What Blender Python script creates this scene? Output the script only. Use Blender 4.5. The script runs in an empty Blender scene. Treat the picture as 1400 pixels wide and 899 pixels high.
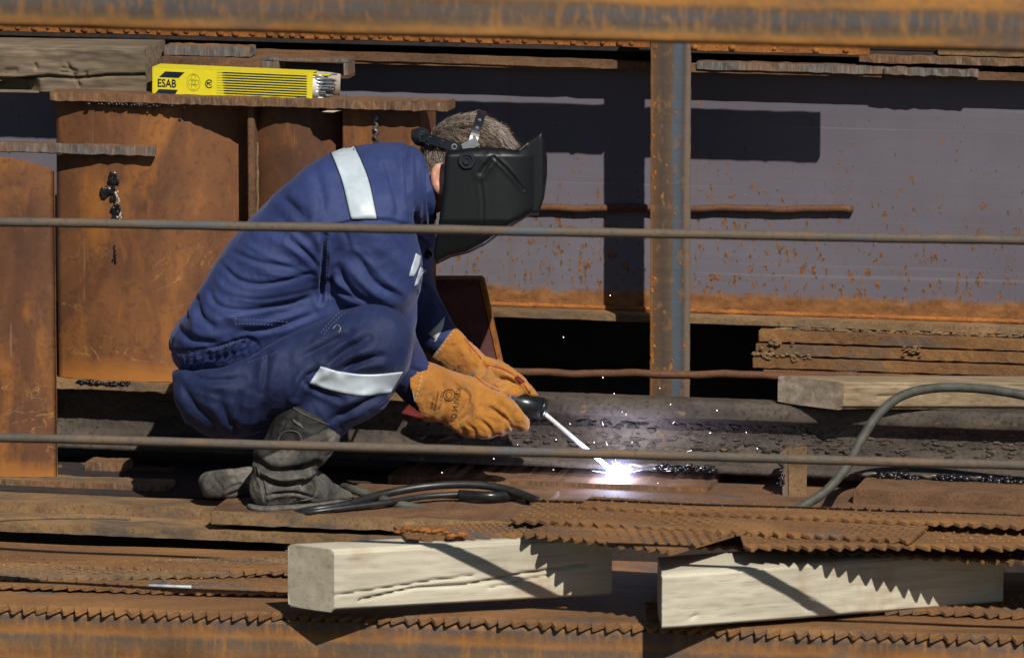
import bpy, bmesh, math, random, time
import numpy as np
from mathutils import Vector, Matrix, noise
from mathutils.bvhtree import BVHTree
T0 = time.time()
SC = bpy.context.scene
COL = SC.collection
R = math.radians
random.seed(7); rng = np.random.default_rng(7)

# ------------------------------------------------------------------ camera
PS = 680.0                      # photo pixels (1400 wide) per metre at the welder
DIST = 14.0
PITCH, YAW = R(9.0), R(12.4)
ZC = 0.36
RIGHT = Vector((math.cos(YAW), math.sin(YAW), 0))
FWD = Vector((-math.sin(YAW)*math.cos(PITCH), math.cos(YAW)*math.cos(PITCH), -math.sin(PITCH)))
UP = RIGHT.cross(FWD)
ORG = Vector((0, 0, ZC))
CAM = ORG - FWD*DIST
FPX = PS*DIST
cd = bpy.data.cameras.new('camera'); cam = bpy.data.objects.new('camera', cd); COL.objects.link(cam)
m = Matrix((RIGHT, UP, -FWD)).transposed().to_4x4(); m.translation = CAM
cam.matrix_world = m
cd.sensor_width = 36; cd.lens = 36*FPX/1400
cd.clip_start = 0.1; cd.clip_end = 2000
cd.dof.use_dof = True; cd.dof.focus_distance = DIST+0.15; cd.dof.aperture_fstop = 8.0
SC.camera = cam

# ------------------------------------------------------------------ light
SUN_A, SUN_B = 0.643, 1.13      # light travels (-A, 1, -B) per metre of depth
sdir = Vector((-SUN_A, 1, -SUN_B)).normalized()
w = bpy.data.worlds.new('World'); SC.world = w; w.use_nodes = True
nt = w.node_tree
sky = nt.nodes.new('ShaderNodeTexSky'); sky.sky_type = 'NISHITA'; sky.sun_disc = False
to_sun = -sdir
sky.sun_elevation = math.asin(to_sun.z)
sky.sun_rotation = math.atan2(to_sun.x, to_sun.y)
sky.altitude = 0; sky.air_density = 1.0; sky.dust_density = 0.1
nt.links.new(sky.outputs[0], nt.nodes['Background'].inputs[0])
nt.nodes['Background'].inputs[1].default_value = 0.05
ld = bpy.data.lights.new('sun', 'SUN'); ld.energy = 5.0; ld.angle = R(0.53); ld.color = (1.0, 0.955, 0.88)
sun = bpy.data.objects.new('sun', ld); COL.objects.link(sun)
sun.rotation_euler = sdir.to_track_quat('-Z', 'Y').to_euler(); sun.location = (4, -6, 8)
SC.view_settings.view_transform = 'Standard'; SC.view_settings.look = 'None'
SC.view_settings.exposure = 0.0; SC.view_settings.gamma = 1.0

# ------------------------------------------------------------------ placement helpers
def W(px, py, Y):
    """the point of the plane y = Y that stands at photo pixel (px, py)"""
    d = FWD + RIGHT*((px-700)/FPX) + UP*((449.5-py)/FPX)
    t = (Y-CAM.y)/d.y
    return CAM + d*t
def WZ(px, py, z):
    d = FWD + RIGHT*((px-700)/FPX) + UP*((449.5-py)/FPX)
    return CAM + d*((z-CAM.z)/d.z)
def PF(u, v, d):
    """welder's own frame: a rigid frame square to the line of sight, in 1/680 m"""
    return ORG + RIGHT*((u-700)/PS) + UP*((449.5-v)/PS) + FWD*(d/PS)

# ------------------------------------------------------------------ objects
def tag(o, label=None, cat=None, group=None, kind=None):
    if label: o['label'] = label
    if cat: o['category'] = cat
    if group: o['group'] = group
    if kind: o['kind'] = kind
    return o
def thing(name, loc, label, cat, group=None):
    o = bpy.data.objects.new(name, None); COL.objects.link(o); o.location = loc
    o.empty_display_size = 0.05
    return tag(o, label, cat, group)
def root_of(p):
    v = Vector((0, 0, 0))
    while p is not None:
        v = v + p.location; p = p.parent
    return v
def obj(name, verts, faces, mat, parent=None, smooth=False, origin=None):
    me = bpy.data.meshes.new(name)
    v = np.asarray([tuple(x) for x in verts] if not isinstance(verts, np.ndarray) else verts, dtype=np.float64)
    base = root_of(parent)
    if parent is None:
        org = Vector(origin) if origin is not None else Vector(((v[:,0].min()+v[:,0].max())/2, (v[:,1].min()+v[:,1].max())/2, v[:,2].min()))
        loc = org
    else:
        org = base; loc = Vector((0, 0, 0))
    v = v - np.array(org)
    me.from_pydata(v.tolist() if not isinstance(v, list) else v, [], faces if isinstance(faces, list) else faces.tolist())
    me.update()
    if smooth:
        me.polygons.foreach_set('use_smooth', [True]*len(me.polygons))
    if isinstance(mat, tuple):           # (sides, top)
        me.materials.append(mat[0]); me.materials.append(mat[1])
        for p in me.polygons:
            if abs(p.normal.z) > 0.8: p.material_index = 1
    elif mat is not None: me.materials.append(mat)
    o = bpy.data.objects.new(name, me); COL.objects.link(o)
    if parent is not None: o.parent = parent
    o.location = loc
    return o
def bm_obj(name, bm, mat, parent=None, smooth=False):
    vs = [v.co.copy() for v in bm.verts]; bm.verts.index_update()
    fs = [[v.index for v in f.verts] for f in bm.faces]
    bm.free()
    return obj(name, vs, fs, mat, parent, smooth)

def rough_box(p0, ax, ay, az, L, D, H, seg=0, jit=0.0, bev=0.002, seed=0, jfun=None):
    """box from corner p0 along unit axes; long axis cut in segments so that edges can wander"""
    r = random.Random(seed)
    bm = bmesh.new()
    n = max(1, seg)
    rings = []
    for i in range(n+1):
        t = L*i/n
        ring = []
        for (b, c) in ((0, 0), (D, 0), (D, H), (0, H)):
            j = [0, 0, 0]
            if jit: j = [r.uniform(-jit, jit) for _ in range(3)]
            if i in (0, n): j[0] *= 0.5
            ring.append(bm.verts.new(p0 + ax*(t+j[0]) + ay*(b+j[1]) + az*(c+j[2])))
        rings.append(ring)
    for i in range(n):
        a, b = rings[i], rings[i+1]
        for k in range(4):
            bm.faces.new((a[k], a[(k+1) % 4], b[(k+1) % 4], b[k]))
    bm.faces.new(rings[0]); bm.faces.new(list(reversed(rings[-1])))
    bmesh.ops.recalc_face_normals(bm, faces=bm.faces)
    if bev:
        es = [e for e in bm.edges if len(e.link_faces) == 2 and e.calc_face_angle(0) > 0.6]
        bmesh.ops.bevel(bm, geom=es, offset=bev, segments=2, affect='EDGES', clamp_overlap=True)
    return bm
X, Yv, Z = Vector((1, 0, 0)), Vector((0, 1, 0)), Vector((0, 0, 1))
def axes(yaw=0, tilt=0):
    ax = Vector((math.cos(yaw)*math.cos(tilt), math.sin(yaw)*math.cos(tilt), math.sin(tilt)))
    ay = Vector((-math.sin(yaw), math.cos(yaw), 0))
    return ax, ay, ax.cross(ay)
def slab(name, x0, x1, yt, yb, Yf, D, mat, parent=None, xr=None, yaw=0, tilt=0, seg=12, jit=0.0006, bev=0.0015, seed=1, label=None, cat=None, group=None):
    """bar or plate: left and right pixel, top and bottom pixel of its front face at pixel column xr (default x0), front face at Yf there"""
    if xr is None: xr = x0
    a = W(xr, yb, Yf); t = W(xr, yt, Yf)
    ax, ay, az = axes(yaw, tilt)
    H = t.z-a.z
    # walk along ax to the columns x0 and x1
    def at_col(px):
        s = 0.0
        for _ in range(6):
            p = a+ax*s; q = p-CAM
            u = 700+FPX*q.dot(RIGHT)/q.dot(FWD)
            s += (px-u)/PS*1.02
        return s
    s0, s1 = at_col(x0), at_col(x1)
    p0 = a+ax*s0
    o = bm_obj(name, rough_box(p0, ax, ay, az, s1-s0, D, H, seg, jit, bev, seed), mat, parent)
    if label: tag(o, label, cat, group)
    return o
def tube(pts, rad, n=8, cap=True):
    """tube along points; rad number or list"""
    P = [Vector(p) for p in pts]; m_ = len(P)
    rs = rad if isinstance(rad, (list, tuple)) else [rad]*m_
    vs, fs = [], []
    ref = None
    for i, p in enumerate(P):
        t = (P[min(i+1, m_-1)]-P[max(i-1, 0)]).normalized()
        if ref is None:
            ref = t.orthogonal().normalized()
        ref = (ref-t*ref.dot(t)).normalized(); b = t.cross(ref)
        for k in range(n):
            a = 2*math.pi*k/n
            vs.append(p+(ref*math.cos(a)+b*math.sin(a))*rs[i])
    for i in range(m_-1):
        for k in range(n):
            fs.append((i*n+k, i*n+(k+1) % n, (i+1)*n+(k+1) % n, (i+1)*n+k))
    if cap:
        fs.append(tuple(reversed(range(n)))); fs.append(tuple(range((m_-1)*n, m_*n)))
    return vs, fs
def spline(pts, n=12):
    """Catmull-Rom through points (tuples of any length)"""
    P = [np.array(p, float) for p in pts]
    P = [2*P[0]-P[1]]+P+[2*P[-1]-P[-2]]
    out = []
    for i in range(1, len(P)-2):
        for k in range(n):
            t = k/n
            out.append(0.5*((2*P[i])+(-P[i-1]+P[i+1])*t+(2*P[i-1]-5*P[i]+4*P[i+1]-P[i+2])*t*t+(-P[i-1]+3*P[i]-3*P[i+1]+P[i+2])*t**3))
    out.append(P[-2])
    return out
def merge(*parts):
    vs, fs = [], []
    for v, f in parts:
        o = len(vs); vs += list(v); fs += [tuple(i+o for i in q) for q in f]
    return vs, fs

# ------------------------------------------------------------------ materials
def lin(c):
    return tuple(((x/255)/12.92 if x/255 <= 0.04045 else ((x/255+0.055)/1.055)**2.4) for x in c)
class NT:
    def __init__(s, name):
        s.m = bpy.data.materials.new(name); s.m.use_nodes = True
        s.t = s.m.node_tree; s.b = s.t.nodes['Principled BSDF']
        s.co = s.t.nodes.new('ShaderNodeTexCoord'); s.oi = s.t.nodes.new('ShaderNodeObjectInfo')
        mul = s.n('ShaderNodeMath', operation='MULTIPLY'); s.l(s.oi.outputs['Random'], mul.inputs[0]); mul.inputs[1].default_value = 37.0
        add = s.n('ShaderNodeVectorMath', operation='ADD'); s.l(s.co.outputs['Object'], add.inputs[0]); s.l(mul.outputs[0], add.inputs[1])
        s.vec = add.outputs[0]; s.raw = s.co.outputs['Object']
    def n(s, t, **k):
        nd = s.t.nodes.new(t)
        for a, b in k.items(): setattr(nd, a, b)
        return nd
    def l(s, a, b): s.t.links.new(a, b)
    def noise(s, scale, stretch=(1, 1, 1), detail=6, rough=0.6, dist=0.0, vec=None):
        mp = s.n('ShaderNodeMapping'); mp.inputs['Scale'].default_value = stretch; s.l(vec or s.vec, mp.inputs['Vector'])
        nz = s.n('ShaderNodeTexNoise'); nz.inputs['Scale'].default_value = scale; nz.inputs['Detail'].default_value = detail
        nz.inputs['Roughness'].default_value = rough; nz.inputs['Distortion'].default_value = dist
        s.l(mp.outputs[0], nz.inputs['Vector']); return nz.outputs['Fac']
    def ramp(s, fac, stops, interp='LINEAR'):
        r = s.n('ShaderNodeValToRGB'); r.color_ramp.interpolation = interp
        e = r.color_ramp.elements
        while len(e) < len(stops): e.new(0.5)
        for i, (p, c) in enumerate(stops):
            e[i].position = p; e[i].color = (*c, 1) if hasattr(c, '__len__') else (c, c, c, 1)
        s.l(fac, r.inputs[0]); return r.outputs[0]
    def mix(s, fac, a, b, mode='MIX'):
        x = s.n('ShaderNodeMix', data_type='RGBA', blend_type=mode)
        if hasattr(fac, 'is_linked') or not isinstance(fac, (int, float)): s.l(fac, x.inputs[0])
        else: x.inputs[0].default_value = fac
        for v, i in ((a, 6), (b, 7)):
            if isinstance(v, tuple): x.inputs[i].default_value = (*v, 1)
            else: s.l(v, x.inputs[i])
        return x.outputs[2]
    def math(s, op, a, b=0.0):
        x = s.n('ShaderNodeMath', operation=op)
        for v, i in ((a, 0), (b, 1)):
            if isinstance(v, (int, float)): x.inputs[i].default_value = v
            else: s.l(v, x.inputs[i])
        return x.outputs[0]
    def bump(s, h, strength=0.4, dist=0.002):
        b = s.n('ShaderNodeBump'); b.inputs['Strength'].default_value = strength; b.inputs['Distance'].default_value = dist
        s.l(h, b.inputs['Height']); s.l(b.outputs[0], s.b.inputs['Normal'])
    def out(s, col, rough=0.8, metal=0.0, spec=0.3):
        if isinstance(col, tuple): s.b.inputs['Base Color'].default_value = (*col, 1)
        else: s.l(col, s.b.inputs['Base Color'])
        if isinstance(rough, (int, float)): s.b.inputs['Roughness'].default_value = rough
        else: s.l(rough, s.b.inputs['Roughness'])
        s.b.inputs['Metallic'].default_value = metal; s.b.inputs['Specular IOR Level'].default_value = spec
        return s.m
def plain(name, col, rough=0.6, metal=0.0, spec=0.3, bump=0.0, bscale=200, var=0.25):
    s = NT(name)
    nz = s.noise(bscale*0.3, detail=5)
    c = s.ramp(nz, [(0.3, tuple(x*(1-var) for x in col)), (0.7, tuple(min(1, x*(1+var)) for x in col))])
    if bump: s.bump(s.noise(bscale), bump, 0.001)
    return s.out(c, rough, metal, spec)
def rust(name, dark, mid, bright, big=6, fine=60, stretch=(1, 1, 1), specks=0.0, speck_col=(0.42, 0.17, 0.03), grey=None, grey_amt=0.0, bump=0.5, rough=0.85, lo=0.35, hi=0.66):
    s = NT(name)
    a = s.noise(big, stretch, 8, 0.65, 0.6)
    c = s.ramp(a, [(lo-0.08, dark), ((lo+hi)/2, mid), (hi+0.06, bright)])
    f = s.noise(fine, stretch, 6, 0.7)
    c = s.mix(s.ramp(f, [(0.35, 0.0), (0.68, 0.85)]), c, s.mix(0.5, c, bright))
    f2 = s.noise(fine*2.7, (1, 1, 1), 4, 0.7)
    c = s.mix(s.ramp(f2, [(0.3, 0.75), (0.5, 0.0)]), c, dark)
    if grey:
        g = s.noise(big*1.7, stretch, 7, 0.65, 0.3)
        c = s.mix(s.ramp(g, [(0.62-grey_amt, 0.0), (0.70-grey_amt*0.5, 0.9)]), c, grey)
    if specks:
        sp = s.noise(fine*1.3, stretch, 2, 0.5)
        c = s.mix(s.ramp(sp, [(0.72-specks, 0.0), (0.76-specks, 0.9)]), c, speck_col)
    h = s.math('ADD', s.math('MULTIPLY', f, 0.7), s.math('MULTIPLY', f2, 0.5))
    s.bump(h, bump, 0.0025)
    return s.out(c, rough, 0.0, 0.25)

M = {}
M['panel'] = None
M['plate'] = rust('plate_rust', (0.034, 0.020, 0.014), (0.125, 0.066, 0.036), (0.25, 0.130, 0.058), big=6, fine=70, stretch=(0.6, 1, 1), grey=(0.075, 0.065, 0.06), grey_amt=0.03)
M['flange'] = rust('flange_rust', (0.06, 0.038, 0.023), (0.185, 0.112, 0.056), (0.33, 0.195, 0.085), big=9, fine=60, stretch=(0.5, 1, 1), grey=(0.085, 0.072, 0.06), grey_amt=0.12)
M['orange'] = rust('orange_rust', (0.06, 0.022, 0.01), (0.25, 0.085, 0.02), (0.42, 0.16, 0.03), big=10, fine=90, bump=0.7)
M['serrated'] = rust('serrated_rust', (0.045, 0.026, 0.017), (0.165, 0.082, 0.034), (0.34, 0.165, 0.056), big=5, fine=110, stretch=(0.5, 1, 1), grey=(0.10, 0.085, 0.075), grey_amt=0.06, bump=0.9)
M['maroon'] = rust('maroon_plate', (0.055, 0.02, 0.022), (0.10, 0.038, 0.038), (0.15, 0.06, 0.045), big=12, fine=60, bump=0.3)
M['rod'] = rust('rod_rust', (0.03, 0.018, 0.014), (0.10, 0.045, 0.024), (0.18, 0.08, 0.035), big=12, fine=70, stretch=(0.3, 1, 1), bump=0.4, rough=0.6)
M['bar'] = rust('bar_rust', (0.06, 0.058, 0.055), (0.10, 0.088, 0.072), (0.20, 0.115, 0.055), big=9, fine=40, stretch=(0.35, 1, 1), grey=(0.085, 0.10, 0.115), grey_amt=0.06, bump=0.3, rough=0.6)
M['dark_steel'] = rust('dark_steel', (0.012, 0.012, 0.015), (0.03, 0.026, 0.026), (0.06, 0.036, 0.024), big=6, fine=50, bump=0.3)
M['rail'] = rust('rail_steel', (0.012, 0.010, 0.010), (0.055, 0.043, 0.035), (0.13, 0.10, 0.075), big=11, fine=38, stretch=(0.45, 1, 1), bump=1.0, rough=0.75, specks=0.02, speck_col=(0.16, 0.10, 0.05))
M['bottom_timber_shade'] = None

def mat_cut_edge(name, a, b, c):
    s = NT(name)
    st = s.noise(150, (1, 0.1, 0.16), 5, 0.7, 0.8)
    big = s.noise(9, (1, 1, 1), 5, 0.6)
    col = s.ramp(st, [(0.3, a), (0.5, b), (0.68, c)])
    col = s.mix(s.ramp(big, [(0.4, 0.0), (0.62, 0.75)]), col, s.mix(0.5, col, (0.30, 0.12, 0.03)))
    s.bump(st, 0.6, 0.003)
    return s.out(col, 0.75, 0.1, 0.35)
M['cut'] = mat_cut_edge('torch_cut_edge', (0.05, 0.030, 0.019), (0.135, 0.080, 0.046), (0.26, 0.17, 0.11))
M['cut_grey'] = mat_cut_edge('grey_cut_edge', (0.055, 0.052, 0.05), (0.115, 0.108, 0.10), (0.23, 0.215, 0.19))

def mat_web():
    s = NT('girder_web')
    b = s.noise(2.2, (0.4, 1, 1.2), 6, 0.6)
    c = s.ramp(b, [(0.3, (0.105, 0.092, 0.112)), (0.55, (0.140, 0.125, 0.147)), (0.75, (0.165, 0.15, 0.17))])
    br = s.noise(40, (0.03, 1, 2.5), 4, 0.6)
    c = s.mix(s.ramp(br, [(0.35, 0.16), (0.65, 0.0)]), c, (0.09, 0.08, 0.105))
    xyz = s.n('ShaderNodeSeparateXYZ'); s.l(s.raw, xyz.inputs[0])
    z = xyz.outputs[2]
    wob = s.noise(14, (1, 1, 0.6), 6, 0.7)
    # rust that has crept up from the lower fillet; height counted from the foot of the web
    hh = s.math('ADD', z, s.math('MULTIPLY', s.math('SUBTRACT', wob, 0.5), -0.055))
    foot = s.ramp(s.math('MULTIPLY', hh, 10.0), [(0.50, 1.0), (0.66, 0.0)])
    r_ = s.ramp(s.noise(50, (0.6, 1, 1), 6, 0.65), [(0.3, (0.11, 0.045, 0.015)), (0.55, (0.23, 0.098, 0.032)), (0.75, (0.34, 0.155, 0.05))])
    # specks, denser low down
    sp = s.noise(120, (1.0, 1, 0.42), 3, 0.55)
    dens = s.ramp(z, [(0.0, 0.16), (0.16, 0.14), (0.30, 0.105), (0.42, 0.05)])
    msk = s.math('MULTIPLY', s.math('SUBTRACT', s.math('ADD', sp, dens), 0.735), 26.0)
    cl = s.n('ShaderNodeClamp'); s.l(msk, cl.inputs[0])
    c = s.mix(cl.outputs[0], c, s.ramp(s.noise(90), [(0.35, (0.05, 0.03, 0.02)), (0.6, (0.25, 0.105, 0.032))]))
    # a few run-down streaks
    sk = s.noise(17, (1, 1, 0.02), 3, 0.5)
    c = s.mix(s.ramp(sk, [(0.64, 0.0), (0.72, 0.40)]), c, (0.16, 0.085, 0.04))
    sm = s.noise(5, (1, 1, 0.5), 7, 0.7, 0.5)
    c = s.mix(s.ramp(sm, [(0.50, 0.0), (0.72, 0.45)]), c, (0.105, 0.088, 0.09))
    ck = s.noise(30, (0.02, 1, 3.0), 3, 0.5)
    c = s.mix(s.ramp(ck, [(0.66, 0.0), (0.72, 0.22)]), c, (0.26, 0.24, 0.26))
    c = s.mix(foot, c, r_)
    wh = s.noise(160, (1, 1, 1), 2, 0.5)
    c = s.mix(s.ramp(wh, [(0.735, 0.0), (0.77, 0.5)]), c, (0.4, 0.38, 0.38))
    s.bump(s.math('ADD', s.math('MULTIPLY', foot, s.noise(70)), s.math('MULTIPLY', cl.outputs[0], 0.6)), 0.3, 0.002)
    return s.out(c, 0.62, 0.0, 0.3)
M['web'] = mat_web()
def mat_panel():
    s = NT('panel_rust')
    a = s.noise(3.2, (1, 1, 0.6), 7, 0.6, 0.6)
    c = s.ramp(a, [(0.30, (0.058, 0.025, 0.013)), (0.46, (0.122, 0.048, 0.020)), (0.57, (0.185, 0.074, 0.025)), (0.68, (0.36, 0.137, 0.026))])
    b_ = s.noise(13, (1, 1, 0.35), 6, 0.65, 0.3)
    c = s.mix(s.ramp(b_, [(0.52, 0.0), (0.68, 0.8)]), c, (0.30, 0.112, 0.022))
    d = s.noise(60, (1, 1, 1), 5, 0.7)
    c = s.mix(s.ramp(d, [(0.30, 0.55), (0.48, 0.0)]), c, (0.05, 0.022, 0.012))
    e = s.noise(26, (1, 1, 1), 5, 0.7)
    c = s.mix(s.ramp(e, [(0.60, 0.0), (0.74, 0.5)]), c, (0.16, 0.085, 0.055))
    # hairline tide marks: thin level sets of a warped field, clearest near the foot
    f = s.noise(2.6, (1.2, 1, 2.6), 5, 0.55, 1.4)
    g = s.math('ABSOLUTE', s.math('SUBTRACT', s.math('FRACT', s.math('MULTIPLY', f, 7.0)), 0.5))
    ln_ = s.ramp(g, [(0.0, 1.0), (0.05, 0.0)])
    pt = s.ramp(s.noise(6, detail=3), [(0.46, 0.0), (0.62, 1.0)])
    xyz = s.n('ShaderNodeSeparateXYZ'); s.l(s.raw, xyz.inputs[0])
    low = s.ramp(xyz.outputs[2], [(0.20, 1.0), (0.34, 0.0)])
    c = s.mix(s.math('MULTIPLY', s.math('MULTIPLY', ln_, pt), s.math('MULTIPLY', low, 0.95)), c, (0.40, 0.22, 0.085))
    foot = s.ramp(s.math('ADD', xyz.outputs[2], s.math('MULTIPLY', s.noise(12), -0.06)), [(0.0, 0.85), (0.035, 0.0)])
    c = s.mix(foot, c, (0.36, 0.135, 0.024))
    sc_ = s.noise(70, (1, 1, 0.05), 3, 0.6)
    c = s.mix(s.ramp(sc_, [(0.68, 0.0), (0.72, 0.35)]), c, (0.30, 0.20, 0.13))
    s.bump(s.math('ADD', d, s.math('MULTIPLY', b_, 0.6)), 0.22, 0.002)
    return s.out(c, 0.66, 0.0, 0.35)
M['panel'] = mat_panel()

def mat_beam(name, flip=False):
    """rolled beam with bands along its length: orange rust on the toes, blue grey scale between, runs of rust"""
    s = NT(name)
    xyz = s.n('ShaderNodeSeparateXYZ'); s.l(s.raw, xyz.inputs[0])
    wob = s.noise(5, (1, 1, 1), 6, 0.7)
    z = s.math('ADD', xyz.outputs[2], s.math('MULTIPLY', s.math('SUBTRACT', wob, 0.5), 0.022))
    k = s.math('MULTIPLY', z, 10.0)
    O, B, G, D_ = (0.36, 0.155, 0.035), (0.20, 0.085, 0.028), (0.085, 0.085, 0.09), (0.10, 0.065, 0.045)
    if not flip: st = [(0.0, (0.26, 0.11, 0.03)), (0.10, O), (0.17, (0.30, 0.135, 0.035)), (0.22, (0.14, 0.10, 0.05)), (0.30, D_), (0.46, G), (0.60, (0.12, 0.075, 0.045)), (0.70, O)]
    else: st = [(0.0, O), (0.24, B), (0.40, (0.17, 0.095, 0.045)), (0.56, (0.115, 0.08, 0.06)), (0.66, (0.30, 0.13, 0.035)), (0.78, B), (0.90, (0.09, 0.07, 0.06)), (0.99, (0.20, 0.10, 0.04))]
    c = s.ramp(k, st)
    run = s.noise(30, (1, 1, 0.16), 5, 0.6, 0.4)
    c = s.mix(s.ramp(run, [(0.56, 0.0), (0.72, 0.6)]), c, O)
    dr_ = s.noise(55, (1, 1, 0.10), 4, 0.6, 0.2)
    c = s.mix(s.ramp(dr_, [(0.56, 0.0), (0.70, 0.25)]), c, (0.07, 0.05, 0.04))
    st_ = s.noise(80, (1, 1, 0.28), 4, 0.6, 0.3)
    c = s.mix(s.ramp(st_, [(0.50, 0.0), (0.64, 0.7)]), c, (0.30, 0.14, 0.04))
    br_ = s.noise(16, (0.6, 1, 1), 6, 0.7)
    c = s.mix(s.ramp(br_, [(0.40, 0.0), (0.62, 0.55)]), c, (0.13, 0.075, 0.038))
    run2 = s.noise(9, (0.5, 1, 1), 6, 0.65)
    c = s.mix(s.ramp(run2, [(0.52, 0.0), (0.66, 0.7)]), c, (0.085, 0.075, 0.07))
    s.bump(s.noise(70), 0.5, 0.003)
    return s.out(c, 0.75, 0.0, 0.3)
M['beam_top'] = mat_beam('beam_bands_upper'); M['beam_bot'] = mat_beam('beam_bands_lower', True)

def mat_post():
    s = NT('post_steel')
    xyz = s.n('ShaderNodeSeparateXYZ'); s.l(s.raw, xyz.inputs[0])
    wob = s.noise(26, (1, 1, 0.12), 5, 0.6)
    k = s.math('ADD', s.math('MULTIPLY', s.math('ADD', xyz.outputs[0], 0.041), 12.2), s.math('MULTIPLY', s.math('SUBTRACT', wob, 0.5), 0.22))
    c = s.ramp(k, [(0.0, (0.26, 0.115, 0.028)), (0.10, (0.115, 0.06, 0.028)), (0.32, (0.068, 0.048, 0.036)), (0.52, (0.105, 0.065, 0.038)), (0.63, (0.075, 0.095, 0.115)), (0.76, (0.07, 0.085, 0.105)), (0.85, (0.07, 0.055, 0.045)), (0.97, (0.16, 0.12, 0.09))])
    sp = s.noise(55, (1, 1, 0.6), 4, 0.6)
    c = s.mix(s.ramp(sp, [(0.56, 0.0), (0.68, 0.7)]), c, (0.20, 0.10, 0.04))
    sp2 = s.noise(24, (1, 1, 0.5), 3, 0.55)
    c = s.mix(s.ramp(sp2, [(0.69, 0.0), (0.73, 0.8)]), c, (0.34, 0.16, 0.04))
    s.bump(s.noise(90), 0.5, 0.002)
    return s.out(c, 0.7, 0.0, 0.3)
M['post'] = mat_post()

def mat_wood(name, a, b, c_, axis=(1, 9, 9), stain=None, rot=0.0):
    s = NT(name)
    if rot:
        mp = s.n('ShaderNodeMapping'); mp.vector_type = 'POINT'; mp.inputs['Rotation'].default_value = (0, 0, rot)
        s.l(s.vec, mp.inputs['Vector']); s.vec = mp.outputs[0]
    g = s.noise(11, axis, 8, 0.62, 0.2)
    col = s.ramp(g, [(0.3, a), (0.5, b), (0.7, c_)])
    big = s.noise(3.5, (1, 1, 1), 4, 0.55)
    col = s.mix(s.ramp(big, [(0.4, 0.0), (0.65, 0.55)]), col, tuple(x*0.62 for x in b))
    if stain:
        sn = s.noise(8, (1, 0.4, 0.35), 5, 0.6)
        col = s.mix(s.ramp(sn, [(0.56, 0.0), (0.68, 0.6)]), col, stain)
    fi = s.noise(48, (axis[0]*0.35, axis[1], axis[2]), 4, 0.6, 0.2)
    col = s.mix(s.ramp(fi, [(0.30, 0.55), (0.42, 0.0)]), col, tuple(x*0.45 for x in a))
    s.bump(s.math('ADD', g, s.math('MULTIPLY', fi, 0.6)), 0.3, 0.002)
    return s.out(col, 0.85, 0.0, 0.2)

def mat_cloth(name, col, hi, worn=(0.12, 0.14, 0.25)):
    s = NT(name)
    b = s.noise(7, detail=6, rough=0.6)
    c = s.ramp(b, [(0.3, col), (0.72, hi)])
    d = s.noise(30, (1, 1, 1), 5, 0.7)
    c = s.mix(s.ramp(d, [(0.55, 0.0), (0.85, 0.35)]), c, worn)
    dirt = s.noise(4.5, (1, 1, 1), 6, 0.7)
    c = s.mix(s.ramp(dirt, [(0.54, 0.0), (0.74, 0.6)]), c, tuple(x*0.5 for x in col))
    dust = s.noise(11, (1, 1, 1), 7, 0.75)
    c = s.mix(s.ramp(dust, [(0.62, 0.0), (0.80, 0.16)]), c, (0.13, 0.115, 0.10))
    wv = s.n('ShaderNodeTexWave'); wv.wave_type = 'BANDS'; wv.bands_direction = 'DIAGONAL'
    wv.inputs['Scale'].default_value = 420; wv.inputs['Distortion'].default_value = 1.0
    s.l(s.raw, wv.inputs['Vector'])
    wr = s.math('ADD', s.noise(26, (1, 1, 0.45), 5, 0.62, 1.6), s.math('MULTIPLY', s.noise(70, (0.5, 1, 1), 3, 0.6, 0.8), 0.35))
    cr = s.noise(15, (1, 1, 0.5), 4, 0.6, 1.3)
    ridge = s.math('POWER', s.math('SUBTRACT', 1.0, s.math('ABSOLUTE', s.math('MULTIPLY', s.math('SUBTRACT', cr, 0.5), 5.0))), 3.0)
    cr2 = s.noise(38, (0.7, 1, 0.8), 3, 0.6, 1.0)
    ridge2 = s.math('POWER', s.math('SUBTRACT', 1.0, s.math('ABSOLUTE', s.math('MULTIPLY', s.math('SUBTRACT', cr2, 0.5), 5.0))), 3.0)
    h = s.math('ADD', s.math('MULTIPLY', wv.outputs['Fac'], 0.08), s.math('MULTIPLY', wr, 0.75))
    h = s.math('ADD', h, s.math('ADD', s.math('MULTIPLY', ridge, 0.22), s.math('MULTIPLY', ridge2, 0.09)))
    s.bump(h, 0.42, 0.005)
    s.b.inputs['Sheen Weight'].default_value = 0.16; s.b.inputs['Sheen Roughness'].default_value = 0.4
    s.b.inputs['Sheen Tint'].default_value = (0.5, 0.55, 0.8, 1)
    return s.out(c, 0.62, 0.0, 0.28)
def emit(name, col, strength):
    m_ = bpy.data.materials.new(name); m_.use_nodes = True
    t = m_.node_tree; t.nodes.clear()
    e = t.nodes.new('ShaderNodeEmission'); e.inputs[0].default_value = (*col, 1); e.inputs[1].default_value = strength
    o = t.nodes.new('ShaderNodeOutputMaterial'); t.links.new(e.outputs[0], o.inputs[0]); return m_

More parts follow.
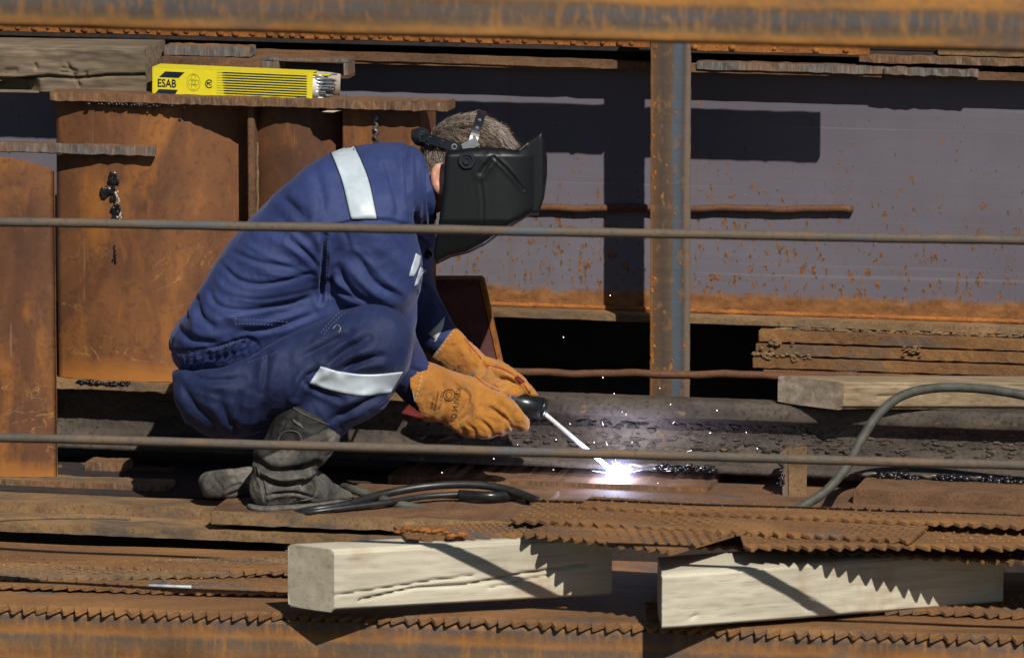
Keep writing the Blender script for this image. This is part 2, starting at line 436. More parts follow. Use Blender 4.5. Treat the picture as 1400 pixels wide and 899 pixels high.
M['timber_grey'] = mat_wood('weathered_timber', (0.085, 0.062, 0.042), (0.17, 0.128, 0.085), (0.27, 0.20, 0.135), (1, 9, 9), stain=(0.09, 0.045, 0.022))
M['timber_pale'] = mat_wood('pale_timber', (0.42, 0.37, 0.275), (0.51, 0.46, 0.35), (0.58, 0.53, 0.41), (0.5, 7, 7), stain=(0.36, 0.21, 0.11), rot=-(YAW+R(18)))
M['timber_end'] = mat_wood('timber_end_grain', (0.34, 0.29, 0.20), (0.46, 0.40, 0.29), (0.54, 0.48, 0.36), (3, 3, 3))
M['timber_tan'] = mat_wood('tan_timber', (0.15, 0.105, 0.06), (0.26, 0.19, 0.115), (0.36, 0.27, 0.17), (1, 9, 9))
M['timber_tan_end'] = mat_wood('tan_timber_end', (0.15, 0.11, 0.07), (0.25, 0.195, 0.13), (0.38, 0.31, 0.22), (5, 5, 5))
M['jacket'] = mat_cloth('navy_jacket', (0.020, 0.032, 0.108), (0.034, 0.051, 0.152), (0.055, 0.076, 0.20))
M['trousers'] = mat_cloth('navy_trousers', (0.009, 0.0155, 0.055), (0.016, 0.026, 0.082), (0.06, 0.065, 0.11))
M['stripe'] = plain('reflective_tape', (0.44, 0.50, 0.54), 0.4, 0.0, 0.5, bump=0.25, bscale=120, var=0.12)
M['thread'] = plain('stitching', (0.11, 0.125, 0.22), 0.8)
M['skin'] = plain('skin', (0.50, 0.24, 0.16), 0.5, 0.0, 0.4, bump=0.15, bscale=300, var=0.18)
M['hair'] = plain('grey_brown_hair', (0.075, 0.046, 0.029), 0.45, 0.0, 0.5, var=0.5)
M['hair_light'] = plain('grey_hair', (0.30, 0.245, 0.19), 0.45, 0.0, 0.5, var=0.3)
M['mask'] = plain('black_plastic', (0.0055, 0.0065, 0.007), 0.38, 0.0, 0.25, bump=0.08, bscale=500)
M['strap'] = plain('strap_plastic', (0.012, 0.013, 0.016), 0.3, 0.0, 0.5)
M['buckle'] = plain('worn_buckle', (0.16, 0.165, 0.17), 0.35, 0.0, 0.5)
M['lens'] = plain('visor_lens', (0.004, 0.006, 0.005), 0.05, 0.0, 0.6)
def mat_leather():
    s = NT('orange_suede')
    b = s.noise(9, detail=7, rough=0.65)
    c = s.ramp(b, [(0.3, (0.24, 0.088, 0.014)), (0.5, (0.35, 0.142, 0.024)), (0.72, (0.44, 0.195, 0.040))])
    d = s.noise(13, (1, 1, 1), 6, 0.7, 0.5)
    c = s.mix(s.ramp(d, [(0.56, 0.0), (0.72, 0.75)]), c, (0.16, 0.095, 0.045))
    f = s.noise(140, detail=4)
    c = s.mix(s.ramp(f, [(0.3, 0.35), (0.5, 0.0)]), c, (0.25, 0.09, 0.015))
    s.bump(s.math('ADD', f, s.math('MULTIPLY', s.noise(40, dist=1.0), 1.3)), 0.5, 0.003)
    s.b.inputs['Sheen Weight'].default_value = 0.3
    return s.out(c, 0.9, 0.0, 0.15)
M['leather'] = mat_leather()
M['red_lining'] = plain('red_lining', (0.10, 0.009, 0.008), 0.8)
M['red_thread'] = plain('red_piping', (0.35, 0.05, 0.03), 0.8)
M['ink'] = plain('stamp_ink', (0.06, 0.03, 0.012), 0.8)
def mat_boot():
    s = NT('dusty_boot')
    b = s.noise(12, detail=7, rough=0.65, dist=0.4)
    c = s.ramp(b, [(0.32, (0.025, 0.024, 0.023)), (0.5, (0.085, 0.078, 0.066)), (0.66, (0.22, 0.20, 0.165))])
    f = s.noise(120, detail=4)
    c = s.mix(s.ramp(f, [(0.35, 0.4), (0.55, 0.0)]), c, (0.03, 0.027, 0.024))
    s.bump(s.math('ADD', f, s.math('MULTIPLY', s.noise(35, dist=1.0), 1.5)), 0.5, 0.003)
    return s.out(c, 0.8, 0.0, 0.25)
M['boot'] = mat_boot()
M['boot_shaft'] = plain('boot_shaft', (0.018, 0.017, 0.016), 0.7, bump=0.4, bscale=120, var=0.6)
M['sole'] = plain('boot_sole', (0.10, 0.095, 0.082), 0.85, bump=0.4, var=0.5)
M['cable_black'] = plain('black_cable', (0.018, 0.018, 0.019), 0.4, 0, 0.5, var=0.5)
M['cable_grey'] = plain('grey_cable', (0.065, 0.062, 0.05), 0.65, 0, 0.35, bump=0.3, bscale=150, var=0.35)
M['yellow'] = plain('yellow_card', (0.72, 0.60, 0.02), 0.38, 0, 0.5, var=0.06)
M['navy_print'] = plain('navy_print', (0.012, 0.016, 0.03), 0.45)
M['olive_print'] = plain('olive_print', (0.30, 0.26, 0.03), 0.5)
M['card'] = plain('inner_card', (0.42, 0.36, 0.28), 0.8, var=0.15)
M['white_paper'] = plain('white_paper', (0.62, 0.58, 0.58), 0.7)
M['metal_rod'] = plain('grey_electrode', (0.30, 0.31, 0.32), 0.35, 0.6, 0.5)
M['electrode_white'] = plain('coated_electrode', (0.66, 0.70, 0.68), 0.55)
M['holder'] = plain('holder_plastic', (0.012, 0.014, 0.014), 0.3, 0, 0.5, bump=0.2, bscale=100, var=0.7)
M['blue'] = plain('blue_grip', (0.012, 0.05, 0.16), 0.4)
M['weld'] = plain('weld_bead', (0.13, 0.115, 0.10), 0.4, 0.5, 0.5, bump=0.8, bscale=80, var=0.6)
M['slag'] = plain('black_slag', (0.015, 0.014, 0.016), 0.3, 0.2, 0.5, bump=1.0, bscale=90, var=0.6)
def mat_ground():
    s = NT('yard_ground')
    c = s.ramp(s.noise(2.5, detail=8), [(0.3, (0.035, 0.028, 0.022)), (0.7, (0.085, 0.066, 0.05))])
    s.bump(s.noise(30, detail=6), 0.8, 0.01)
    return s.out(c, 0.95, 0, 0.1)
M['ground'] = mat_ground()
# ================================================================== PART 2 : the steel yard
CUT = (M['cut'], M['plate']); CUTG = (M['cut_grey'], M['plate'])
def prism(name, plan, z0, z1, mat, parent=None, bev=0.0015):
    """upright prism over a plan polygon of world points"""
    bm = bmesh.new()
    a = [bm.verts.new((p.x, p.y, z0)) for p in plan]; b = [bm.verts.new((p.x, p.y, z1)) for p in plan]
    n = len(plan)
    bm.faces.new(list(reversed(a))); bm.faces.new(b)
    for i in range(n): bm.faces.new((a[i], a[(i+1) % n], b[(i+1) % n], b[i]))
    bmesh.ops.recalc_face_normals(bm, faces=bm.faces)
    if bev: bmesh.ops.bevel(bm, geom=list(bm.edges), offset=bev, segments=2, affect='EDGES', clamp_overlap=True)
    return bm_obj(name, bm, mat, parent)
def front_poly(name, pts, Yf, D, mat, parent=None, bev=0.001, lean=0.0):
    """plate standing across the view: outline in photo pixels on the plane y = Yf, thickness D"""
    bm = bmesh.new()
    P = [W(x, y, Yf) for x, y in pts]
    zb = min(p.z for p in P)
    P = [p+Yv*(lean*(p.z-zb)) for p in P]
    a = [bm.verts.new(p) for p in P]; b = [bm.verts.new(p+Yv*D) for p in P]
    n = len(P)
    bm.faces.new(a); bm.faces.new(list(reversed(b)))
    for i in range(n): bm.faces.new((b[i], b[(i+1) % n], a[(i+1) % n], a[i]))
    bmesh.ops.recalc_face_normals(bm, faces=bm.faces)
    if bev: bmesh.ops.bevel(bm, geom=list(bm.edges), offset=bev, segments=1, affect='EDGES', clamp_overlap=True)
    return bm_obj(name, bm, mat, parent)
def blobs(pts, r, squash=(1, 1, 1), jit=0.35, seed=3):
    """bumpy little lumps (weld droplets, rust blisters, scale) as one list of verts and faces"""
    rr = random.Random(seed); vs, fs = [], []
    ico = bmesh.new(); bmesh.ops.create_icosphere(ico, subdivisions=1, radius=1)
    base = [v.co.copy() for v in ico.verts]; ico.verts.index_update()
    bf = [tuple(v.index for v in f.verts) for f in ico.faces]; ico.free()
    for p in pts:
        o = len(vs); q = r*rr.uniform(0.6, 1.3)
        for c in base:
            k = q*rr.uniform(1-jit, 1+jit)
            vs.append(p+Vector((c.x*squash[0], c.y*squash[1], c.z*squash[2]))*k)
        fs += [tuple(i+o for i in f) for f in bf]
    return vs, fs

# ---- ground
g = obj('ground', [(-300, -300, -0.215), (300, -300, -0.215), (300, 300, -0.215), (-300, 300, -0.215)], [(0, 1, 2, 3)], M['ground'])
tag(g, kind='structure')

# ---- the long mauve girder behind everything
YW = 0.90
zl = W(945, 443, 0.84).z; zl2 = W(945, 433, 0.84).z
zu = W(943, 100, 0.84).z; zu2 = W(943, 88, 0.84).z
xa, xb = W(-120, 300, YW).x, W(1520, 300, YW).x
gd = thing('steel_girder', (0, YW, zl), 'long steel girder with mauve grey web and rust along its foot, behind the post', 'girder')
def xbox(name, x0, x1, y0, y1, z0, z1, mat, parent=None, seg=30, jit=0.0005, bev=0.002, seed=1):
    return bm_obj(name, rough_box(Vector((x0, y0, z0)), X, Yv, Z, x1-x0, y1-y0, z1-z0, seg, jit, bev, seed), mat, parent)
xbox('web', xa, xb, YW, YW+0.014, zl2+0.0005, zu-0.0005, M['web'], gd, seg=1, jit=0, bev=0)
xbox('lower_flange', xa, xb, 0.84, 0.98, zl, zl2, M['flange'], gd, seg=60, jit=0.0008)
xbox('upper_flange', xa, xb, 0.84, 0.98, zu, zu2, M['plate'], gd, seg=60, jit=0.0006)
# fillet weld along the foot of the web
P = [Vector((xa+(xb-xa)*i/160, YW-0.003+0.001*math.sin(i*2.1), zl2+0.004)) for i in range(161)]
v_, f_ = tube(P, [0.006+0.0012*math.sin(i*3.3) for i in range(161)], 6); obj('fillet_weld', v_, f_, M['orange'], gd, True)
# lumps of burnt-on scale where the stacked plates touch the lower flange
pts = []
for i in range(150):
    px = 1055+random.random()*345
    pts.append(Vector((W(px, 447+(px-1055)*0.037, 0.84).x, 0.837+random.uniform(-.002, .002), zl-0.001+random.uniform(-.003, .002))))
v_, f_ = blobs(pts, 0.0032, (2.2, 0.5, 0.7)); tag(obj('scale_crust', v_, f_, M['flange'], gd), kind='stuff')

# ---- added dark girder that blackens the gaps, and an added unseen beam shading them
bg = thing('gap_backing', (0, 1.12, -0.215), 'added dark girder that blackens the gaps behind the mauve girder', 'girder')
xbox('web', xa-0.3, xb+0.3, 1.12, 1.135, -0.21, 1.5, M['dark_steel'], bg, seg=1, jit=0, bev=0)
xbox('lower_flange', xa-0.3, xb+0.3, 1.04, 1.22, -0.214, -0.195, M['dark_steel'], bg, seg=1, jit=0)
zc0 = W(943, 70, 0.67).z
sb = thing('shading_beam', (0, 0.86, zu2+0.03), 'added dark beam out of view above the mauve girder, shading the gap below', 'beam')
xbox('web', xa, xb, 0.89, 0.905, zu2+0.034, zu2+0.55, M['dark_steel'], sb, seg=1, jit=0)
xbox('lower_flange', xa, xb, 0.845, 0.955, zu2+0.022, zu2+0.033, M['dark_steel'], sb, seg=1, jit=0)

# ---- post and the two cross pieces that carry the T shadow
pw = W(915, 300, 0.67)
po = thing('steel_post', (pw.x, 0.67, 0.0), 'upright rusty steel post with blue grey stripe in front of the mauve girder', 'post')
x0, x1 = W(889, 300, 0.67).x, W(943, 300, 0.67).x
zt = W(915, -40, 0.67).z
bm = rough_box(Vector((x0, 0.67, 0.0)), Z, X, Yv, zt, x1-x0, 0.010, 60, 0.0005, 0.0015, 5)
bm_obj('front_face', bm, M['post'], po)
bm = rough_box(Vector((x0+0.0002, 0.6805, 0.0)), Z, X, Yv, zt, 0.0078, 0.06, 1, 0, 0.001, 5)
bm_obj('side_leg', bm, M['post'], po)
bl = []
r_ = random.Random(4)
for i in range(52):
    z = r_.uniform(0.15, zt); edge = r_.random()
    bl.append(Vector((x0+0.004+abs(r_.gauss(0, 0.004)) if edge < 0.75 else r_.uniform(x0, x1), 0.6700, z)))
v_, f_ = blobs(bl, 0.0032, (0.9, 0.35, 1.5), seed=8); tag(obj('rust_blister', v_, f_, M['orange'], po), kind='stuff')

ca = slab('cross_beam', -120, 888.2, 2, 65, 0.67, 0.012, M['orange'], xr=860, seg=60, jit=0.0008, seed=12, label='rusty cross beam with blistered lower edge left of the post, under the top beam', cat='beam')
cb = slab('cross_beam', 944, 1188, 6, 70, 0.67, 0.012, M['orange'], xr=944, seg=20, jit=0.0008, seed=13, label='short rusty cross beam right of the post, under the top beam', cat='beam')
mb = None
for (o, x0, x1, xr, yb) in ((ca, -20, 868, 860, 65), (cb, 950, 1184, 944, 70)):
    zb = W(xr, yb, 0.67).z
    rr = random.Random(5); px = x0
    while px < x1:
        p = Vector((W(px, 60, 0.67).x, 0.669, zb+0.009+rr.uniform(-.001, .001)))
        v_, f_ = blobs([p], 0.0078, (1.0, 0.5, 0.85), 0.18, int(px)+1)
        b = obj('rust_blister', v_, f_, M['orange'], o, True)
        b.location = -Vector(o.location); b.data.transform(Matrix.Translation(Vector(o.location)))
        b.location = (0, 0, 0); b.data.transform(Matrix.Translation(-Vector(o.location)))
        px += rr.uniform(13, 24) if o is ca else rr.uniform(24, 60)

# ---- rods
def rod(name, x0, x1, y0, y1, Y0, r, mat, label, cat='rod', n=40, wob=0.0015):
    a = W(x0, y0, Y0); b = W(x1, y1, Y0)
    P = [a.lerp(b, i/n)+Vector((0, 0, wob*math.sin(i*0.55)+wob*0.5*math.sin(i*1.3+1))) for i in range(n+1)]
    v_, f_ = tube(P, [r*(1+0.04*math.sin(i*2.3)) for i in range(n+1)], 12)
    return tag(obj(name, v_, f_, mat, None, True), label, cat)
rod('steel_rod', 700, 1166, 284, 286, 0.8905, 0.0082, M['rod'], 'thin brown rod lying across the mauve girder behind the mask and post')
rod('steel_rod', 690, 1172, 509, 514, 0.56, 0.0085, M['rod'], 'thin brown rod low behind the gloves, ending under the plate stack')
rod('steel_bar', -760, 2160, 289.3, 342.2, -1.13, 0.0088, M['bar'], 'long thin round bar in front of the welder, the upper of two', 'bar', 80, 0.0003)
rod('steel_bar', -760, 2160, 576.9, 656.6, -1.13, 0.0088, M['bar'], 'long thin round bar in front of the welder, the lower of two', 'bar', 80, 0.0003)

# ---- foreground beams
tb = thing('rolled_beam', W(700, 55, -2.6), 'blurred rusty beam across the very top of the photo', 'beam')
def sheet_profile(name, prof, x0, x1, mat, parent, nx=60, jit=0.001, smooth=True):
    """profile of (y, z) world points swept along X"""
    vs, fs = [], []; n = len(prof); rr = random.Random(9)
    for i in range(nx+1):
        for (y, z) in prof: vs.append((x0+(x1-x0)*i/nx, y+rr.uniform(-jit, jit), z+rr.uniform(-jit, jit)))
    for i in range(nx):
        for k in range(n): fs.append((i*n+k, (i+1)*n+k, (i+1)*n+(k+1) % n, i*n+(k+1) % n))
    fs.append(tuple(range(n))); fs.append(tuple(reversed(range(nx*n, nx*n+n))))
    return obj(name, vs, fs, mat, parent, smooth)
def channel(zb, yf, h, t=0.012, dep=0.10):
    """channel section with rounded heels, open to the rear"""
    p = []
    for a in range(0, 91, 15): p.append((yf+0.012-0.012*math.sin(R(a)), zb+0.012-0.012*math.cos(R(a))))
    for a in range(0, 91, 15): p.append((yf+0.012-0.012*math.cos(R(a)), zb+h-0.012+0.012*math.sin(R(a))))
    p += [(yf+dep, zb+h), (yf+dep, zb+h-t), (yf+t, zb+h-t), (yf+t, zb+t), (yf+dep, zb+t), (yf+dep, zb)]
    return p
xl, xr_ = W(-1000, 400, -2.6).x, W(2400, 400, -2.6).x
zb = W(700, 55, -2.6).z
sheet_profile('channel_body', channel(zb, -2.6, 0.095), xl, xr_, M['beam_top'], tb)
zft = W(700, 857, -0.95).z
fb = thing('rolled_beam', (0, -0.95, zft-0.103), 'rusty beam along the bottom of the photo carrying the serrated strips', 'beam')
sheet_profile('channel_body', channel(zft-0.103, -0.95, 0.103, 0.012, 0.12), W(-140, 860, -.95).x, W(1540, 860, -.95).x, M['beam_bot'], fb)
fb.rotation_euler = (0, 0, R(3.5))

# ---- serrated strips
def serrated(px0, py0, px1, py1, z, depth, label, thick=0.006, pitch=0.027, tooth=0.017, mat='serrated', flip=False, seed=1, droop=0.003, rows=0, group='serrated steel strips in the foreground', ends=None):
    a, b = ends if ends else (WZ(px0, py0, z), WZ(px1, py1, z))
    L = (b-a).length; ax = (b-a).normalized(); ay = Vector((-ax.y, ax.x, 0))
    rr = random.Random(seed); n = int(L/pitch)
    front = []
    for i in range(n):
        t = i*pitch
        j = rr.uniform(-0.2, 0.2)*pitch; q = tooth*rr.uniform(0.55, 1.2)*(0.3 if rr.random() < 0.04 else 1)
        front += [(t+0.02*pitch, 0.0), (t+(0.60 if flip else 0.22)*pitch+j, -q), (t+(0.78 if flip else 0.40)*pitch+j, -q)]
    front.append((n*pitch, 0.0))
    vs, fs = [], []
    for k, (t, e) in enumerate(front):
        wav = 0.0016*math.sin(t*5+seed)+0.0008*math.sin(t*17+seed*2)
        for (off, dz) in ((e, -droop*(1 if e < 0 else 0)), (0.012, 0), (depth*0.5, 0.0), (depth, 0)):
            p = a+ax*t+ay*off
            vs.append(p+Z*(dz+wav)); vs.append(p+Z*(dz+wav-thick))
    m_ = 8
    for k in range(len(front)-1):
        A, B = k*m_, (k+1)*m_
        for q in range(3):
            fs.append((A+2*q, B+2*q, B+2*q+2, A+2*q+2)); fs.append((A+2*q+1, A+2*q+3, B+2*q+3, B+2*q+1))
        fs.append((A, A+1, B+1, B)); fs.append((A+6, B+6, B+7, A+7))
    E = (len(front)-1)*m_
    for A, rev in ((0, 0), (E, 1)):
        for q in range(3):
            f = (A+2*q, A+2*q+2, A+2*q+3, A+2*q+1); fs.append(f if not rev else tuple(reversed(f)))
    o = obj('serrated_strip', vs, fs, M[mat])
    tag(o, label, 'strip', group)
    # rows of raised burrs punched into the strip
    if rows:
        pv, pf = [], []
        for r in range(rows):
            off = 0.020+depth*(r+0.3)/rows*0.9
            for i in range(n):
                c = a+ax*((i+0.5+0.5*(r % 2))*pitch)+ay*off+Z*(0.0005+0.0016*math.sin((i*pitch)*5+seed))
                s_ = len(pv); l_ = 0.008*rr.uniform(.6, 1.2); h_ = 0.0045*rr.uniform(.5, 1.2)
                pv += [c-ax*l_*0.5-ay*0.004, c+ax*l_*0.5-ay*0.004, c+ax*l_*0.3+ay*0.006, c-ax*l_*0.3+ay*0.006, c+Z*h_-ay*0.002+ax*l_*0.3]
                pf += [(s_, s_+1, s_+4), (s_+1, s_+2, s_+4), (s_+2, s_+3, s_+4), (s_+3, s_, s_+4)]
        bb = obj('burr', pv, pf, M[mat], o); tag(bb, kind='stuff')
    return o
zA = zft+0.011
serrated(0, 0, 0, 0, zA, 0.62, ends=(Vector((-1.3*math.cos(R(3.5)), -.951-1.3*math.sin(R(3.5)), zA)), Vector((1.3*math.cos(R(3.5)), -.951+1.3*math.sin(R(3.5)), zA))), label='lowest serrated strip resting on the bottom beam, under both pale timbers', seed=1, rows=0, thick=0.008, droop=0.007, tooth=0.009, pitch=0.0255)
serrated(-60, 797, 560, 812, zA+0.012, 0.28, 'serrated strip just behind the lowest one at lower left, with white electrode stub', seed=2, tooth=0.005, rows=9)
serrated(-70, 789, 470, 779, zA+0.022, 0.15, 'serrated strip at left skewed across the others, below the deck', seed=3, tooth=0.006, rows=8, mat='flange')
serrated(-60, 767, 420, 781, zA+0.026, 0.07, 'narrow serrated strip furthest back at left, under the dark deck gap', seed=4, tooth=0.008, rows=2)
serrated(880, 822, 1480, 842, zA+0.010, 0.30, 'serrated strip at lower right in the shade behind the right pale timber', seed=5, tooth=0.012, rows=6)
zW1, zW2 = zA+0.140, zA+0.114
def strip_w(px, py, z, yaw, back, fore, depth, label, **k):
    """strip whose toothed edge passes through pixel (px, py) at height z, turned by yaw"""
    c = WZ(px, py, z); ax = Vector((math.cos(yaw), math.sin(yaw), 0))
    return serrated(0, 0, 0, 0, z, depth, label, ends=(c-ax*back, c+ax*fore), **k)
zF = zW1+0.009
strip_w(640, 731, zW1+0.0085, R(25), 0.12, 0.18, 0.12, 'short upper serrated strip along the edge of the left pale timber', seed=16, tooth=0.016, rows=9, flip=True)
strip_w(775, 733, zW1+0.0165, R(-21), 0.10, 0.26, 0.30, 'upper serrated strip jutting out over the left pale timber', seed=6, tooth=0.020, rows=16, flip=True)
strip_w(1272, 758, zW2+0.0085, R(-1), 0.46, 0.50, 0.40, 'upper serrated strip lying on the right pale timber', seed=7, tooth=0.020, rows=13, flip=True)
strip_w(1235, 744, zW2+0.040, R(14), 0.30, 0.40, 0.30, 'topmost serrated strip fanned out upwards at the right edge', seed=8, tooth=0.020, rows=9, flip=True)
strip_w(760, 711, zW1+0.025, R(-3), 0.09, 0.72, 0.22, 'middle serrated strip crossing over the fan beside the welder', seed=9, tooth=0.018, rows=12, flip=True)
strip_w(1000, 700, zW1+0.033, R(-2), 0.30, 0.75, 0.10, 'rearmost serrated strip of the fan below the base plates', seed=10, tooth=0.010, rows=4, flip=True)
# ragged curled teeth at the left end of the fan
pts = [WZ(540+i*9+random.uniform(-3, 3), 727-4*math.sin(i*0.5)+random.uniform(-5, 2), zF+0.004) for i in range(11)]
v_, f_ = blobs(pts, 0.0095, (1.2, 0.9, 0.45), 0.4, 21)
tag(obj('rust_scab', v_, f_, M['orange'], None, True), 'lumpy orange rust scabs at the ragged left end of the fan', 'rust', kind='stuff')

# ---- timbers
def timber(name, o0, ax, ay, az, L, D, H, mat, matend, label, cracks=(), amp=0.0015, nx=110, nz=34, ny=14, skew=0.0, seed=1, notch=None, endr=0.006):
    """squared timber; front face (o0, ax, az) finely cut so that checks and knots are real grooves. skew slants its left end"""
    root = thing(name, o0, label, 'timber')
    vs, fs = [], []
    def P(s, y, z):
        s2 = s+skew*(1-s/L)*(y/D)
        n1 = noise.noise(Vector((s*6+seed*9, y*20, z*26)))*amp+noise.noise(Vector((s*30+seed, y*60, z*90)))*amp*0.6
        q = o0+ax*s2+ay*y+az*z
        # rounded arrises
        cy, cz = min(y, D-y), min(z, H-z)
        e = max(0, endr-math.hypot(max(0, endr-cy), max(0, endr-cz))) if (cy < endr and cz < endr) else endr
        inw = (endr-e)
        c = o0+ax*s2+ay*D/2+az*H/2
        q = q+(c-q).normalized()*inw
        if y < D*0.01:
            dep = 0
            for (line, wd, dp) in cracks:
                best = 9
                for (s0, z0), (s1, z1) in zip(line[:-1], line[1:]):
                    dx, dz = s1-s0, z1-z0; k = max(0, min(1, ((s-s0)*dx+(z-z0)*dz)/(dx*dx+dz*dz+1e-12)))
                    best = min(best, math.hypot(s-s0-dx*k, z-z0-dz*k))
                dep = max(dep, dp*math.exp(-(best/wd)**2))
            q = q+ay*dep
            if notch:
                q = q+ay*notch(s, z)
        return q+ay*n1*(1 if y < D*0.5 else -1)
    def grid(f, n, m_, rev=False):
        o = len(vs)
        for i in range(n+1):
            for j in range(m_+1): vs.append(f(i/n, j/m_))
        for i in range(n):
            for j in range(m_):
                q = (o+i*(m_+1)+j, o+(i+1)*(m_+1)+j, o+(i+1)*(m_+1)+j+1, o+i*(m_+1)+j+1)
                fs.append(tuple(reversed(q)) if rev else q)
    grid(lambda a, b: P(a*L, 0, b*H), nx, nz)
    grid(lambda a, b: P(a*L, D, b*H), nx//3, 4, True)
    grid(lambda a, b: P(a*L, b*D, H), nx, ny)
    grid(lambda a, b: P(a*L, b*D, 0), nx, 3, True)
    obj('trunk_face', vs, fs, mat, root, True).name = 'sawn_sides'
    vs, fs = [], []
    grid(lambda a, b: P(0, (1-a)*D, b*H), ny, nz//2)
    obj('end_grain', vs, fs, matend, root, True)
    vs, fs = [], []
    grid(lambda a, b: P(L, a*D, b*H), ny, 4)
    obj('end_grain', vs, fs, matend, root, True)
    return root
# grey weathered timber, upper left
o0 = W(-40, 128, 0.44); ax, ay, az = axes(R(-2.5), R(0.9))
k = 1/PS
def notch_l(s, z):
    # chunk split away at the left, under the long check
    e = (0.155-s)/0.05
    zz = 0.030
    return 0.05*max(0, min(1, e))*(1 if 0.004 < z < zz-0.006*math.sin(s*40) else 0)
timber('weathered_timber', o0, ax, ay, az, 263*k, 0.14, 71*k, M['timber_grey'], M['timber_grey'], 'grey weathered timber with a long crack, upper left beside the yellow carton',
       cracks=[([(0.0, .034), (.10, .031), (.17, .039), (.235, .036), (.30, .043), (.40, .046)], 0.0022, 0.022),
               ([(.215, .066), (.225, .05), (.232, .038), (.24, .02)], 0.003, 0.007), ([(.205, .058), (.235, .052)], 0.002, 0.007), ([(.20, .05), (.235, .046)], 0.002, 0.006),
               ([(.145, .064), (.147, .055)], 0.003, 0.006), ([(.255, .046), (.256, .04)], 0.004, 0.008), ([(.03, .05), (.05, .049)], 0.006, 0.006), ([(.08, .048), (.10, .05)], 0.006, 0.005)],
       amp=0.003, notch=notch_l, seed=3)
# pale timbers in front
def skewed(px, py, z, cam_ang, L, D, H, **kw):
    o = WZ(px, py, z); ax, ay, az = axes(YAW+R(cam_ang), kw.pop('tilt', 0))
    return timber('pale_timber', o, ax, ay, az, L, D, H, M['timber_pale'], M['timber_end'], **kw)
skewed(457, 837, zA+0.020, 16, 0.545, 0.085, 0.120, skew=-0.068, label='thick pale timber at bottom centre with dark checks and brown stains',
       cracks=[([(0.0, .033), (.1, .042), (.2, .052), (.27, .056)], .0016, .012), ([(.05, .022), (.16, .040), (.26, .040), (.37, .055), (.5, .065)], .0018, .016), ([(.3, .03), (.42, .05)], .0015, .008)], seed=11)
skewed(905, 862, zA+0.006, 21, 0.70, 0.17, 0.108, label='pale timber at bottom right with clean wavy grain and a toothed shadow', skew=0.06,
       cracks=[([(.30, .02), (.31, .03), (.30, .04), (.285, .03), (.30, .02)], .003, .005), ([(.06, .02), (.07, .025)], .003, .006)], amp=0.0018, seed=17)
# tan timber on the rail, right
B = WZ(1153, 561, 0.157); ax, ay, az = axes(YAW+R(3), R(-0.6))
timber('tan_timber', B, ax, ay, az, 0.5, 0.10, 39*k, M['timber_tan'], M['timber_tan_end'], 'tan timber with pale end grain lying on the rail under the plate stack', skew=-0.126, seed=23, nz=20,
       cracks=[([(.07, .03), (.16, .034)], .002, .006)])

# ---- rail, full width
rx0, rx1 = W(-140, 560, .4).x, W(1540, 560, .4).x
zr = 0.013; H = 0.143
def rail_profile():
    c = 0.440; f = 0.066; h = 0.036; wb = 0.008
    return [(c-f, zr), (c-f, zr+.009), (c-f*.55, zr+.016), (c-wb-.008, zr+.026), (c-wb, zr+.038), (c-wb, zr+.092), (c-wb-.006, zr+.100),
            (c-h*.95, zr+.106), (c-h, zr+.110), (c-h, zr+.134), (c-h*.86, zr+.141), (c-h*.5, zr+.1435), (c, zr+H+.001),
            (c+h*.5, zr+.1435), (c+h, zr+.134), (c+h, zr+.110), (c+wb+.006, zr+.100), (c+wb, zr+.092), (c+wb, zr+.038), (c+f*.55, zr+.016), (c+f, zr+.009), (c+f, zr)]
rl = thing('crane_rail', (0, .44, zr), 'dark heavy rail running behind the welder, where he is welding', 'rail')
sheet_profile('rail_body', rail_profile(), rx0, rx1, M['rail'], rl, 240, 0.0006)
# crust of scale on the rail web
pts = []
for i in range(900):
    px = random.uniform(560, 1420); p = W(px, 600, .43)
    zz = random.choice([random.gauss(.105, .008), random.uniform(.03, .1)])
    pts.append(Vector((p.x, .4325-random.random()*.002-(0.014 if zz > .103 else 0)-max(0, (.05-zz))*0.5, zr+zz)))
v_, f_ = blobs(pts, 0.004, (2.2, 0.6, 0.9), 0.5, 33); tag(obj('scale_crust', v_, f_, M['rail'], rl), kind='stuff')
# slag and pale heat marks at the foot of the rail on the right
for (a, b, n) in ((900, 980, 40), (1205, 1265, 40), (1285, 1330, 30), (1350, 1410, 40)):
    pts = [W(random.uniform(a, b), 0, .372)*1 for i in range(n)]
    pts = [Vector((p.x, .368-random.random()*.008, zr+.004+random.random()*.012)) for p in pts]
    v_, f_ = blobs(pts, .006, (1.3, .8, .9), .5, n+a); tag(obj('slag_lump', v_, f_, M['slag'], rl, True), kind='stuff')
for (a, b) in ((860, 905), (1170, 1210), (1262, 1290), (1328, 1352), (925, 960)):
    P = [Vector((W(a+(b-a)*i/10, 0, .37).x, .370, zr+.012+.0015*math.sin(i))) for i in range(11)]
    v_, f_ = tube(P, [.001+.0045*math.sin(math.pi*i/10) for i in range(11)], 6); obj('weld_bead', v_, f_, M['weld'], rl, True)

